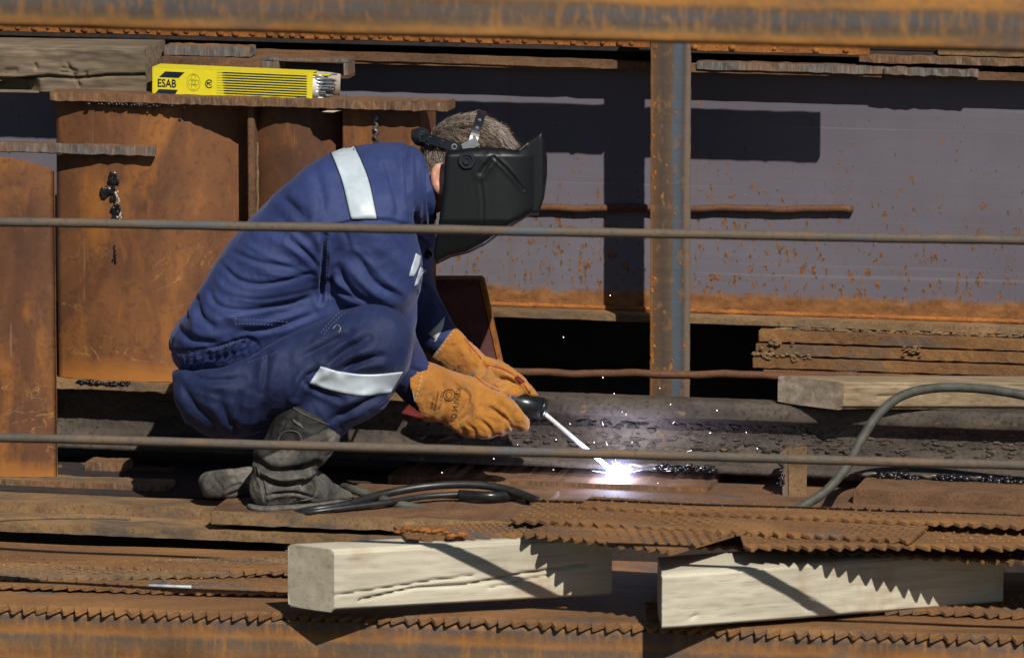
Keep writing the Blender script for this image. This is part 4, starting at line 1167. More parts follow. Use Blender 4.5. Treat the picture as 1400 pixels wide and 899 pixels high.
# gathered elastic hem
N = vnormals(P, F)
hem = [(226, 497), (262, 496), (300, 490), (338, 478)]
dist, _ = pdist(P[:, :2], hem)
inside = np.clip((14-dist)/4, 0, 1)*np.clip((P[:, 1]-300+(0)*P[:, 0])/50, 0, 1)
ribs = np.where(P[:, 0] > 250, np.sin((P[:, 0]+0.25*P[:, 1])*2*math.pi/10.5+np.sin(P[:, 1]*0.35+P[:, 0]*.05)*0.7)*1.7, 0)-1.4
line = np.where(np.abs(dist-15.5) < 3, -2.5, 0)+np.where((dist < 2) & (P[:, 0] > 250), -0.8, 0)
P = P+N*((ribs*inside+line)*(N[:, 2] < 0.3))[:, None]
P = relax(P, F, 1, 0.35)
wobj('jacket', P, F, M['jacket'], PERSON)
JK = bpy.data.objects['jacket']
SJ = Surf(P, F)
v_, f_ = patch(SJ, [(451, 208), (460, 228), (470, 255), (481, 300)], [(481, 194.5), (495, 222), (507, 255), (517, 300)], 34, 10); wobj('reflective_stripe', v_, f_, M['stripe'], JK)
v_, f_ = patch(SJ, [(568, 346), (564, 360), (559, 378)], [(575, 350), (572, 364), (566, 377)], 8, 4); wobj('reflective_stripe', v_, f_, M['stripe'], JK)
v_, f_ = patch(SJ, [(574, 365), (570, 378), (566, 391)], [(580, 367), (575, 379), (570, 389)], 8, 4); wobj('reflective_stripe', v_, f_, M['stripe'], JK)
v_, f_ = patch(SJ, [(583, 456), (592, 464), (590, 468)], [(606, 432), (603, 448), (593, 468)], 8, 4); wobj('reflective_stripe', v_, f_, M['stripe'], JK)
for ln in ([(450, 325), (448, 360), (446, 400), (445, 411)], [(322, 436), (350, 437), (395, 440)], [(322, 443), (350, 443), (392, 445)], [(322, 433), (322, 444)],
           [(232, 482), (262, 480), (300, 474), (334, 463)], [(250, 486), (252, 510)]):
    v_, f_ = seam(SJ, ln, 0.5, 0.3, 2.4, dash=True); wobj('stitching', v_, f_, M['thread'], JK, False)
for ln in ([(451, 208), (460, 228), (470, 255), (481, 300)], [(481, 194.5), (495, 222), (507, 255), (517, 300)]):
    v_, f_ = seam(SJ, ln, 0.7, 1.3, 3.0); wobj('piping', v_, f_, M['navy_print'], JK)
b_ = SJ.hit(582, 346, 3); v_, f_ = tube([Vector(b_)+Vector((0, 0, 2)), Vector(b_)-Vector((0, 0, 2))], [6.5, 5.5], 14); wobj('snap_button', v_, f_, M['strap'], JK)

# ---------------------------------------------------------------- trousers
G = Grid((222, 605), (395, 700), (-80, 305), 2.4)
f = G.ell((298, 530, DM), (66, 74, 128))
f = smin(f, G.chain([(282, 530, 78, 72), (330, 524, 55, 66), (405, 505, 22, 61), (506, 473, 0, 60)], 16), 22)
sh = G.chain([(508, 475, 0, 60), (480, 520, 8, 54), (436, 566, 14, 40), (420, 592, 16, 32)], 14)
f = smin(f, sh, 9)
f = smin(f, G.chain([(285, 535, 165, 70), (360, 572, 200, 52), (412, 602, 212, 36)], 16), 22)
f = smin(f, G.chain([(412, 606, 212, 35), (380, 645, 172, 28), (348, 662, 125, 24)], 14), 10)
T_ = [(233, 506), (234, 516), (236, 546), (250, 577), (280, 597), (320, 604), (372, 602), (400, 620), (330, 700), (560, 700), (620, 600), (560, 560), (566, 470), (566, 445), (553, 425), (530, 413), (505, 411), (470, 420), (420, 445), (388, 461), (341, 489), (300, 503), (262, 508)]
f = smax(f, G.poly(T_), 12)
f = smax(f, (G.V-(697.4-0.158*G.D-2)), 4)
P, F = G.mesh(f); P = relax(P, F, 2)
TF = [([(450, 500), (475, 478), (505, 462)], 7, -6), ([(467, 506), (490, 494), (522, 486)], 6, -5), ([(440, 508), (470, 490), (520, 474)], 7, 4), ([(470, 512), (510, 500), (545, 498)], 6, 3),
      ([(367, 483), (365, 510), (360, 536)], 6, -4), ([(385, 470), (378, 505), (368, 545)], 8, 4), ([(330, 540), (325, 565), (318, 588)], 6, -4), ([(350, 530), (346, 560), (340, 590)], 7, 4), ([(300, 540), (310, 570), (330, 592)], 8, -3),
      ([(405, 540), (420, 515), (440, 505)], 6, -7), ([(395, 552), (408, 530), (425, 510)], 7, 4), ([(400, 470), (440, 452), (490, 440)], 8, 3), ([(415, 488), (450, 470), (480, 455)], 7, -4),
      ([(505, 430), (530, 440), (548, 462)], 10, 2.5), ([(470, 575), (500, 560), (530, 540)], 6, 5), ([(455, 572), (490, 552), (520, 540)], 6, -5), ([(440, 560), (470, 548), (505, 545)], 6, 3), ([(505, 560), (530, 545), (545, 530)], 5, -4),
      ([(245, 520), (262, 548), (290, 575)], 9, -3), ([(260, 512), (290, 520), (330, 518)], 7, -3), ([(415, 520), (440, 535), (470, 545)], 5, -4)]
P = crumple(P, F, 1.4, 55, (1.2, 1.0, 1.0), 21.0)
P = crumple(P, F, 0.45, 18, (1.3, 0.8, 1.0), 31.0)
P = folds(P, F, TF); P = relax(P, F, 1, 0.3)
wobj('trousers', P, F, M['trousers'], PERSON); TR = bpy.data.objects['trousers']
ST = Surf(P, F)
v_, f_ = patch(ST, [(440, 500), (470, 508), (510, 511), (551, 507)], [(425, 523), (455, 533), (495, 540), (534, 536)], 40, 8, 1.6); wobj('reflective_stripe', v_, f_, M['stripe'], TR)
for ln in ([(340, 495), (368, 486), (380, 480)], [(440, 455), (452, 440), (468, 424)], [(444, 457), (456, 442), (472, 427)]):
    v_, f_ = seam(ST, ln, 0.45, 0.3, 2.4, dash=True); wobj('stitching', v_, f_, M['thread'], TR, False)
v_, f_ = seam(ST, [(456, 450), (462, 444), (467, 449), (464, 455)], 0.9, 0.8, 2); wobj('hook', v_, f_, M['buckle'], TR)

# ---------------------------------------------------------------- boots
def floor_cut(G, lift=0.0): return G.V-(697.4-0.158*G.D-lift)
G = Grid((318, 500), (535, 705), (-60, 120), 1.7)
sh = G.chain([(434, 560, 14, 46), (416, 592, 16, 44), (386, 632, 22, 37), (378, 655, 24, 33)], 12)
sh = smax(sh, G.plane((0.43, -0.90, 0.0), (431, 567, 14)), 2)
sh = smax(sh, -G.chain([(450, 540, 14, 44), (434, 560, 14, 41), (412, 598, 16, 38)], 8), 2)
ft = G.chain([(366, 668, 14, 25), (395, 662, 30, 30), (425, 672, 48, 25), (458, 684, 66, 15), (470, 684, 72, 12)], 14)
f = smin(sh, ft, 12)
f = smax(f, floor_cut(G, 5), 3)
P, F = G.mesh(f); P = relax(P, F, 1)
BF = [([(352, 628), (372, 642), (405, 640), (432, 632)], 6, -8), ([(350, 618), (375, 628), (405, 626), (434, 618)], 6, 4), ([(355, 640), (380, 652), (412, 650), (430, 640)], 6, 5), ([(362, 655), (390, 662), (420, 655)], 5, -4),
      ([(352, 640), (360, 662), (364, 688)], 3, -3), ([(366, 676), (400, 672), (432, 682)], 3, -3), ([(415, 652), (432, 665), (428, 680)], 3, -3), ([(385, 590), (392, 575), (405, 572)], 3, -2.5)]
P = crumple(P, F, 1.8, 26, (1, 1, 1), 4.0); P = folds(P, F, BF)
wobj('boot', P, F, M['boot'], PERSON); BT = bpy.data.objects['boot']; BT.data.materials.append(M['boot_shaft'])
fc = P[F].mean(1); BT.data.polygons.foreach_set('material_index', (fc[:, 1]+0.45*(fc[:, 0]-390) < 612).astype(int).tolist()); BT.data.update(); BT['label'] = 'dusty black right boot with wrinkled ankle'
SB = Surf(P, F)
G2 = Grid((325, 492), (660, 705), (-30, 110), 2.0)
f = G2.chain([(364, 690, 14, 27), (395, 690, 28, 27), (430, 688, 50, 25), (464, 686, 70, 16)], 10)
f = smax(smax(f, floor_cut(G2, 0), 1.5), -floor_cut(G2, 6), 1.5)
P2, F2 = G2.mesh(f); wobj('sole', P2, F2, M['sole'], BT)
v_, f_ = patch(SB, [(399, 571), (402, 576)], [(413, 579), (416, 586)], 5, 5, 2.0); wobj('pull_tab', v_, f_, M['boot'], BT)
for ln in ([(392, 549), (410, 562), (440, 576), (468, 585)], [(380, 603), (386, 592), (398, 588), (410, 592), (414, 605)], [(352, 638), (360, 662), (364, 690)], [(415, 652), (432, 665), (428, 680), (410, 684)]):
    v_, f_ = seam(SB, ln, 0.8, 0.6, 3); wobj('welt_seam', v_, f_, M['sole'], BT)
G = Grid((255, 372), (632, 700), (20, 170), 1.8)
f = G.chain([(287, 664, 92, 21), (305, 664, 98, 21), (335, 660, 116, 24), (365, 655, 130, 25)], 12)
f = smax(f, floor_cut(G, 2), 3)
f = smax(f, G.plane((-0.93, 0.36, 0), (267, 660, 90)), 3)
f = smax(f, G.plane((-0.15, -0.98, 0), (285, 646, 90)), 3)
P, F = largest(*G.mesh(f)); P = crumple(relax(P, F, 1), F, 1.5, 22, (1, 1, 1), 14.0)
P = folds(P, F, [([(285, 650), (300, 668), (300, 682)], 3, -3), ([(305, 672), (322, 664), (335, 668)], 3, -3), ([(308, 678), (326, 672)], 3, -3), ([(280, 655), (310, 650), (335, 652)], 4, 3)])
wobj('boot', P, F, M['boot'], PERSON); bpy.data.objects['boot.001']['label'] = 'dusty left boot lying on its toe behind the right one'

# ---------------------------------------------------------------- gloves
def glove(G, arm, hollow, cutp, fingers, poly, fl, seed):
    f = G.chain(arm, 12)
    f = smax(f, G.plane(*cutp), 2)
    f = smax(f, -G.chain(hollow, 8), 2)
    for fi in fingers: f = smin(f, G.chain(fi, 6), 5)
    f = smax(f, G.poly(poly), 8)
    P, F = G.mesh(f); P = relax(P, F, 1)
    P = crumple(P, F, 1.7, 24, (1, 1, 1), seed); P = crumple(P, F, 0.6, 9, (1, 1, 1), seed+3)
    return folds(P, F, fl), F
G = Grid((535, 735), (478, 612), (95, 240), 1.6)
RG = [(538, 575), (550, 545), (565, 480), (574, 489), (613, 506), (650, 515), (686, 534), (704, 549), (716, 566), (726, 576), (725, 591), (714, 596), (703, 592), (696, 592), (686, 600), (655, 602), (625, 600), (612, 583), (600, 578), (575, 577), (545, 570)]
P, F = glove(G, [(548, 529, 157, 46), (588, 541, 165, 41), (618, 549, 168, 37), (650, 556, 170, 36), (672, 560, 170, 28)],
             [(522, 520, 154, 44), (552, 530, 158, 40), (580, 539, 164, 32)], ((-0.95, 0.30, 0.0), (560, 531, 158)),
             [[(665, 552, 146, 19), (694, 560, 140, 15), (710, 572, 142, 13), (716, 584, 148, 11)],
              [(660, 572, 142, 17), (684, 582, 138, 14), (690, 590, 150, 12)], [(646, 580, 144, 16), (664, 591, 142, 13), (672, 592, 156, 11)], [(630, 580, 150, 15), (645, 592, 150, 12), (652, 592, 162, 10)],
              [(640, 535, 190, 17), (672, 540, 205, 14), (698, 550, 204, 12)]], RG,
             [([(612, 520), (640, 545), (620, 578)], 5, -4), ([(622, 582), (640, 566), (650, 545)], 5, -4), ([(688, 568), (696, 580), (704, 592)], 3, -5), ([(672, 560), (688, 572), (690, 590)], 4, -4),
              ([(655, 575), (668, 586), (672, 598)], 4, -4), ([(636, 580), (648, 590), (650, 600)], 4, -3), ([(660, 530), (684, 545), (700, 560)], 5, 3), ([(600, 512), (606, 545), (604, 572)], 7, -3), ([(632, 530), (648, 552), (650, 580)], 6, 4)], 40.0)
wobj('glove', P, F, M['leather'], PERSON); RGo = bpy.data.objects['glove']; RGo['label'] = 'orange suede right glove with stamped cuff holding the electrode holder'
SG = Surf(P, F)
v_, f_ = seam(SG, [(575, 496), (575, 515), (566, 548), (556, 568)], 0.7, 0.3, 3, dash=True); wobj('stitching', v_, f_, M['card'], RGo, False)
v_, f_ = seam(SG, [(650, 517), (665, 528), (682, 536)], 0.8, 0.5, 3); wobj('red_piping', v_, f_, M['red_thread'], RGo)
G = Grid((540, 586), (545, 580), (100, 215), 1.6)
f = smax(G.chain([(548, 566, 150, 18), (566, 572, 150, 16)], 6, 0.5), G.poly([(545, 567), (558, 552), (582, 575), (570, 574)]), 3)
P, F = G.mesh(f); wobj('red_lining', P, F, M['red_lining'], RGo)
def text_mesh(txt, size, bold=0.0):
    c = bpy.data.curves.new('lettering_curve', 'FONT'); c.body = txt; c.size = size; c.align_x = 'CENTER'; c.align_y = 'CENTER'; c.offset = bold
    c.resolution_u = 3
    o = bpy.data.objects.new('lettering_curve', c); COL.objects.link(o)
    dg = bpy.context.evaluated_depsgraph_get(); dg.update()
    me = bpy.data.meshes.new_from_object(o.evaluated_get(dg))
    v = [(p.co.x, p.co.y) for p in me.vertices]; fc = [tuple(p.vertices) for p in me.polygons]
    bpy.data.objects.remove(o); bpy.data.curves.remove(c); bpy.data.meshes.remove(me)
    return v, fc
def stamp(S, v2, f2, cu, cv, ang, mat, name, parent, sx=1.0):
    ca, sa = math.cos(ang), math.sin(ang)
    vs = [S.hit(cu+(x*sx)*ca+y*sa, cv+(x*sx)*sa-y*ca, 0.6) for x, y in v2]
    return wobj(name, vs, f2, mat, parent, False)
tm = text_mesh('КРАГИ С', 10, 0.1); stamp(SG, tm[0], tm[1], 622, 552, R(100), M['ink'], 'stamped_lettering', RGo)
for i, tx in enumerate(('ГОСТ 12.4', 'спилковые', 'ТУ 8570')):
    tm = text_mesh(tx, 5.2); stamp(SG, tm[0], tm[1], 601-i*5.5, 548+i*1.5, R(101), M['ink'], 'stamped_lettering', RGo)
ring = []; rf = []
for k in range(28):
    a = 2*math.pi*k/28
    for r_ in (8.6, 7.2): ring.append((math.cos(a)*r_, math.sin(a)*r_))
for k in range(28): rf.append((2*k, 2*k+1, (2*k+3) % 56, (2*k+2) % 56))
stamp(SG, ring, rf, 613, 541, 0, M['ink'], 'stamped_ring', RGo)
stamp(SG, [(x*.5, y*.62) for x, y in ring], rf, 613, 541, 0, M['ink'], 'stamped_ring', RGo)

G = Grid((575, 745), (438, 556), (165, 285), 1.6)
LG = [(580, 494), (618, 440), (638, 465), (658, 488), (686, 495), (711, 512), (728, 530), (738, 543), (720, 547), (690, 548), (650, 545), (600, 510)]
P, F = glove(G, [(598, 466, 240, 34), (630, 484, 236, 31), (655, 502, 230, 28), (684, 517, 224, 24)],
             [(570, 448, 246, 34), (600, 467, 240, 29), (622, 480, 237, 22)], ((-0.80, -0.60, 0), (602, 470, 240)),
             [[(684, 510, 202, 13), (708, 522, 192, 11), (730, 541, 192, 9)], [(688, 510, 218, 13), (712, 522, 212, 11), (732, 542, 210, 9)],
              [(688, 512, 234, 13), (710, 526, 230, 11), (728, 545, 226, 9)], [(682, 518, 248, 12), (702, 532, 246, 10), (718, 546, 240, 9)],
              [(660, 520, 200, 14), (684, 536, 188, 12), (704, 543, 186, 10)]], LG,
             [([(656, 492), (662, 505), (655, 520)], 5, -5), ([(668, 500), (695, 508), (720, 528)], 4, -3), ([(675, 520), (695, 520), (715, 532)], 4, -4), ([(630, 465), (640, 480), (650, 500)], 6, -3), ([(668, 530), (690, 532)], 4, -3)], 60.0)
wobj('glove', P, F, M['leather'], PERSON); LGo = bpy.data.objects['glove.001']; LGo['label'] = 'orange suede left glove steadying the holder, behind the right glove'
SL = Surf(P, F)
for ln in ([(633, 463), (648, 480), (657, 491)], [(665, 500), (690, 506), (712, 522), (725, 538)]):
    v_, f_ = seam(SL, ln, 0.8, 0.5, 3); wobj('red_piping', v_, f_, M['red_thread'], LGo)
v_, f_ = seam(SL, [(619, 452), (604, 472), (590, 492)], 0.7, 0.3, 3, dash=True); wobj('stitching', v_, f_, M['card'], LGo, False)
v_, f_ = patch(SL, [(703, 518), (712, 526)], [(708, 514), (718, 523)], 5, 3, 0.8); wobj('red_patch', v_, f_, M['red_lining'], LGo)

# ---------------------------------------------------------------- hair
HC = np.array((640, 221, DM), float); HR = np.array((65.5, 65.5, 53.5))
hv, hf, hm = [], [], []
rr = np.random.default_rng(5)
G = Grid((560, 722), (145, 262), (55, 182), 2.4)
f = G.ell(HC, HR)
f = smax(f, -G.poly([(700, 205), (612, 212), (596, 235), (590, 262), (740, 270), (740, 190)]), 6)
f = smax(f, -(G.ell(HC, HR)+6), 2)
P, F = G.mesh(f); P = crumple(P, F, 1.5, 9, (1, 1, 1), 2.0)
n_st = 0
while n_st < 9500:
    th, ph = rr.uniform(0, 2*math.pi), rr.uniform(-0.35, 1)
    q = math.sqrt(1-ph*ph)
    nrm = np.array((q*math.cos(th), -ph, q*math.sin(th)))
    p = HC+HR*nrm*0.985
    if p[0] > 698 or p[1] > 232 or (p[1] > 203+0.35*(abs(p[0]-600)) and p[0] > 605) or (p[0] > 660 and p[1] > 200): continue
    crown = np.array((588, 182, DM+4.0))
    dr = p-crown; dr = dr-nrm*dr.dot(nrm); dr /= np.linalg.norm(dr)+1e-6
    cl = noise.noise_vector(Vector(p*0.06)); wild = rr.random() < 0.22; dr = dr+rr.normal(0, 0.5 if wild else 0.2, 3)+np.array(cl)*1.0+np.array((0.1, 0.15, 0)); dr = dr-nrm*dr.dot(nrm)*0.8; dr /= np.linalg.norm(dr)
    Ls = rr.uniform(14, 30)*(0.6 if p[1] > 200 else 1.0); lift = abs(rr.normal(0, 0.18))+0.05
    pts = []
    for k in range(5):
        t = k/4
        x = p+dr*Ls*t+nrm*(Ls*lift*t)
        rel = (x-HC)/HR; ln = np.linalg.norm(rel)
        mx = 1.03+0.09*t+0.12*max(0, cl[0])*t+(0.10*t if wild else 0); x = HC+rel/ln*min(max(ln, 1.015), mx)*HR
        x = x+np.array((0, 1.0, 0))*(t*t*3)+rr.normal(0, 0.35, 3)
        pts.append(x)
    side = np.cross(dr, nrm); o_ = len(hv); w0 = rr.uniform(0.28, 0.55)
    for k, x in enumerate(pts):
        ww = w0*(1-0.8*k/4)
        hv += [x-side*ww, x+side*ww, x+nrm*ww]
    for k in range(4):
        a, b = o_+3*k, o_+3*k+3
        hf += [(a, b, b+2, a+2), (a+2, b+2, b+1, a+1), (a+1, b+1, b, a)]
    hm += [1 if rr.random() < 0.42 else 0]*12
    n_st += 1
hb = wobj('hair', hv, hf, M['hair'], PERSON, False)
hb.data.materials.append(M['hair_light']); hb.data.polygons.foreach_set('material_index', hm)
wobj('scalp_hair', P, F, M['hair'], hb)
# ---------------------------------------------------------------- welding mask
mk = bpy.data.objects.new('welding_mask', None); COL.objects.link(mk); mk.parent = PERSON; mk.location = PF(650, 340, DM)-base; mk.empty_display_size = 0.03
mk['label'] = 'black welding mask pulled down over the face'
G = Grid((580, 758), (168, 372), (20, 216), 1.5)
MP = [(607, 208), (614, 204), (640, 200), (668, 198.5), (690, 200), (708, 203), (716, 194), (738, 180), (744, 195), (746, 236), (742, 268), (734, 290), (724, 292), (690, 313), (662, 333), (640, 344), (615, 350), (601, 357), (594, 362), (591, 345), (598, 305), (604, 260), (606, 225)]
hw = 84*np.sqrt(np.clip(1-(np.clip(G.U-612, 0, 146)/150)**4, 0.02, 1))-np.clip(G.V-300, 0, 80)*0.30-np.clip(212-G.V, 0, 20)*0.5
f = smax(G.poly(MP), np.abs(G.D-DM)-hw, 9)
IN = [(560, 150), (703, 150), (704, 206), (722, 214), (736, 240), (728, 278), (690, 305), (655, 327), (606, 345), (585, 385), (560, 385)]
f = smax(f, -smax(G.poly(IN), np.abs(G.D-DM)-hw+6, 6), 2)
P, F = G.mesh(f.astype(F32)); P = relax(P, F, 2, 0.4)
P = folds(P, F, [([(657, 236), (665, 225), (673, 214)], 4.5, -2.0), ([(675, 214), (695, 233), (716, 259)], 2.4, -1.7), ([(656, 242), (660, 275), (660, 322)], 3.0, -0.5)])
wobj('mask_shell', P, F, M['mask'], mk)
G = Grid((696, 758), (168, 300), (38, 198), 1.5)
HP = [(707, 203), (722, 191), (741, 178), (745, 192), (748.5, 214), (748.5, 238), (744.5, 268), (737, 291), (722, 291.5), (719, 262), (713, 228)]
hw = 66-np.clip(G.U-742, 0, 10)*1.5+np.clip(722-G.U, 0, 30)*0.55
f = smax(G.poly(HP), np.abs(G.D-DM)-hw, 5)
f = smax(f, -smax(G.poly([(690, 150), (738, 170), (740, 210), (738, 262), (728, 284), (690, 284)]), np.abs(G.D-DM)-56, 3), 2)
f = smax(f, -smax(G.poly([(736, 206), (765, 206), (765, 268), (736, 268)]), np.abs(G.D-DM)-46, 2), 2)
P, F = G.mesh(f.astype(F32)); P = relax(P, F, 1, 0.4); wobj('visor_housing', P, F, M['mask'], mk)
bm = rough_box(Vector((741, 207, DM-46)), Vector((1, 0, 0)), Vector((0, 1, 0)), Vector((0, 0, 1)), 2.5, 61, 92, 1, 0, 0.3)
bm.verts.index_update(); vs = [v.co.copy() for v in bm.verts]; fs = [[v.index for v in q.verts] for q in bm.faces]; bm.free()
wobj('visor_lens', vs, fs, M['lens'], mk, False)
def knob(c, prof, mat, name):
    """turned knob facing the near side; prof = (radius, depth)"""
    vs, fs = [], []; n = 28
    for (r_, dd) in prof:
        for k in range(n):
            a = 2*math.pi*k/n; q = r_*(1+(0.04 if (k % 4 < 2 and r_ > 8) else 0)); vs.append((c[0]+math.cos(a)*q, c[1]+math.sin(a)*q, c[2]+dd))
    for i in range(len(prof)-1):
        for k in range(n): fs.append((i*n+k, i*n+(k+1) % n, (i+1)*n+(k+1) % n, (i+1)*n+k))
    fs.append(tuple(range((len(prof)-1)*n, len(prof)*n)))
    return wobj(name, vs, fs, mat, mk, False)
knob((638, 219, 34), [(12, 3), (12, -2), (10.5, -4), (8, -4), (7.5, -1), (5.5, -1), (5, -5), (3.5, -5), (3, -3), (0.5, -3)], M['strap'], 'pivot_knob')
def loop_band(fn, t0, t1, width, thick, n, name, mat, holes=False):
    vs, fs = [], []
    for i in range(n+1):
        t = t0+(t1-t0)*i/n
        p, wdir, nr = fn(t)
        for (a, b) in ((-.5, 0), (.5, 0), (.5, 1), (-.5, 1)): vs.append(p+wdir*(a*width)+nr*(b*thick))
    for i in range(n):
        for k in range(4): fs.append((i*4+k, i*4+(k+1) % 4, i*4+4+(k+1) % 4, i*4+4+k))
    fs.append((0, 1, 2, 3)); fs.append((n*4+3, n*4+2, n*4+1, n*4))
    return wobj(name, vs, fs, mat, mk, False)
def fn1(t):
    e1, e2 = np.array((-70, -22, 0.)), np.array((0, 0, -59.))
    p = np.array((640, 205, DM), float)+math.cos(t)*e1+math.sin(t)*e2
    nr = math.cos(t)*e1/70+math.sin(t)*e2/59; wd = np.array((-0.3, 0.954, 0))
    return p, wd, nr
loop_band(fn1, -math.pi, math.pi, 13, 2.5, 72, 'headband', M['strap'])
def fn2(t):
    e1, e2 = np.array((0, 0, -59.)), np.array((17, -56, 0.))
    p = np.array((642, 206, DM), float)+math.cos(t)*e1*1.02+math.sin(t)*e2
    nr = math.cos(t)*e1/59+math.sin(t)*e2/56; wd = np.array((0.95, 0.30, 0))
    return p, wd, nr
loop_band(fn2, 0.02, math.pi-0.02, 12, 2.5, 44, 'crown_strap', M['strap'])
for t in (0.45, 0.75, 1.05, 1.3):
    p, wd, nr = fn1(t); q = p+nr*2.4; knob((q[0], q[1], q[2]+0.5), [(4.2, 1), (4.0, -1.2), (2.6, -1.4), (2.2, 0.2), (0.3, 0.2)], M['buckle'] if t == 1.3 else M['strap'], 'rivet')
for t in (0.35, 0.6, 0.85):
    p, wd, nr = fn2(t); q = p+nr*2.6; knob((q[0], q[1], q[2]+0.3), [(2.4, 1), (2.3, -0.9), (0.3, -0.9)], M['buckle'], 'rivet')
p, wd, nr = fn2(0.12)
v_, f_ = patch(Surf(np.array([(600, 150, 56.5), (720, 150, 56.5), (720, 260, 56.5), (600, 260, 56.5)]), np.array([(0, 1, 2, 3)])), [(630, 196), (634, 207)], [(650, 186), (656, 197)], 3, 3, 3.0, 5); wobj('buckle', v_, f_, M['buckle'], mk, False)
# ratchet at the back
G = Grid((560, 600), (165, 205), (88, 150), 1.6)
f = smin(G.cap((574, 184, DM-8), (574, 184, DM+8), 13, 13), G.cap((570, 182, DM), (567, 181, DM), 11, 9), 3)
P, F = G.mesh(f); wobj('ratchet', P, F, M['strap'], mk)

# ---------------------------------------------------------------- electrode holder, electrode, arc
arc = W(845, 650, 0.358)
tip = PF(746, 568, 186)
hd = thing('electrode_holder', PF(716, 572, 188), 'black electrode holder with blue collar between the gloves', 'tool')
pts = [PF(640, 533, 196), PF(684, 543, 192), PF(712, 554, 189), PF(742, 560, 186)]
v_, f_ = tube(pts, [11/PS, 12/PS, 15/PS, 15.5/PS], 18); obj('grip', v_, f_, M['holder'], hd, True)
v_, f_ = tube([PF(741, 559.5, 186), PF(746, 561, 186), PF(749, 562, 186)], [15.5/PS, 13/PS, 7/PS], 18); obj('jaw', v_, f_, M['holder'], hd, True)
v_, f_ = tube([PF(690, 545.5, 191), PF(702, 550, 190)], [14.5/PS, 15.5/PS], 18); obj('blue_collar', v_, f_, M['blue'], hd, True)
el = thing('welding_electrode', tip, 'thin pale electrode from the holder down to the arc', 'electrode')
v_, f_ = tube([PF(740, 563, 186), tip, tip.lerp(arc, 0.97)], [2.2/PS, 3.3/PS, 3.0/PS], 10); obj('coating', v_, f_, M['electrode_white'], el, True)
v_, f_ = tube([tip.lerp(arc, 0.965), tip.lerp(arc, 0.995)], [1.8/PS, 1.4/PS], 8); obj('hot_tip', v_, f_, emit('hot_wire', (0.75, 0.8, 1.0), 25), el)
ar = thing('welding_arc', arc, 'blinding blue white welding arc at the foot of the rail', 'arc')
am = emit('arc_white', (0.80, 0.84, 1.0), 60)
v_, f_ = blobs([arc+Vector((0, -.004, .003))], 15.0/PS, (1, 0.7, 0.95), 0.05, 2); obj('arc_core', v_, f_, am, ar, True)
rays = ([], [])  # emissive spikes that imitate star-shaped lens glare
rr_ = random.Random(12)
for k in range(16):
    a = rr_.uniform(0, 2*math.pi); L_ = rr_.uniform(18, 23)*(1.7 if abs(math.sin(a)) < 0.3 else 1)
    dv = RIGHT*math.cos(a)+UP*math.sin(a)+FWD*rr_.uniform(-.7, .2)
    rays = merge(rays, tube([arc+Vector((0, -.005, .003)), arc+Vector((0, -.005, .003))+dv*(L_/PS)], [1.4/PS, 0.15/PS], 4))
tag(obj('glare_spike', rays[0], rays[1], emit('glare_spikes', (0.72, 0.76, 1.0), 9), ar), kind='stuff')
# added glowing volume imitating the lens halo round the arc
vm = bpy.data.materials.new('arc_halo'); vm.use_nodes = True; t = vm.node_tree; t.nodes.clear()
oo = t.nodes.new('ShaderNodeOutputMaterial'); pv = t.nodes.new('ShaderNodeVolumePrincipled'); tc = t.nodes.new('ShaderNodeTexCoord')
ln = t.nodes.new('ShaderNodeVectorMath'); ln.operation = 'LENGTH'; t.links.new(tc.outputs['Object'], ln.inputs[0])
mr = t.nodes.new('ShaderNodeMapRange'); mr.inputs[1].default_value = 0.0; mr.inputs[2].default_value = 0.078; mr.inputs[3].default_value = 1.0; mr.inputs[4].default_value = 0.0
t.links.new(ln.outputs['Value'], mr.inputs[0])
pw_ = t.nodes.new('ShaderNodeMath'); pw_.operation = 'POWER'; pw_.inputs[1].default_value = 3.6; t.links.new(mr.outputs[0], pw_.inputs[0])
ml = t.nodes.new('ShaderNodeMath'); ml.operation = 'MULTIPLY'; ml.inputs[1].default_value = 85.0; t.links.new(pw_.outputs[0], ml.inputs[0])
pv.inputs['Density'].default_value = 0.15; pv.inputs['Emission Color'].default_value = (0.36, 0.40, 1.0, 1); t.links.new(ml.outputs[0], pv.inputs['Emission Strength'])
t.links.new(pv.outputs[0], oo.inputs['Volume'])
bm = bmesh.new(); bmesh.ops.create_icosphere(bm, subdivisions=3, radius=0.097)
fo = bm_obj('arc_halo', bm, vm, None); fo.parent = ar; fo.location = (0, 0, 0.0)
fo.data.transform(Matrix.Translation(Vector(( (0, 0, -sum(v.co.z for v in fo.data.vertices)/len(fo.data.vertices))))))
pl = bpy.data.lights.new('arc_light', 'POINT'); pl.energy = 2.0; pl.color = (0.55, 0.62, 1.0); pl.shadow_soft_size = 0.012
po_ = bpy.data.objects.new('arc_light', pl); COL.objects.link(po_); po_.parent = ar; po_.location = (0, -0.03, 0.012)
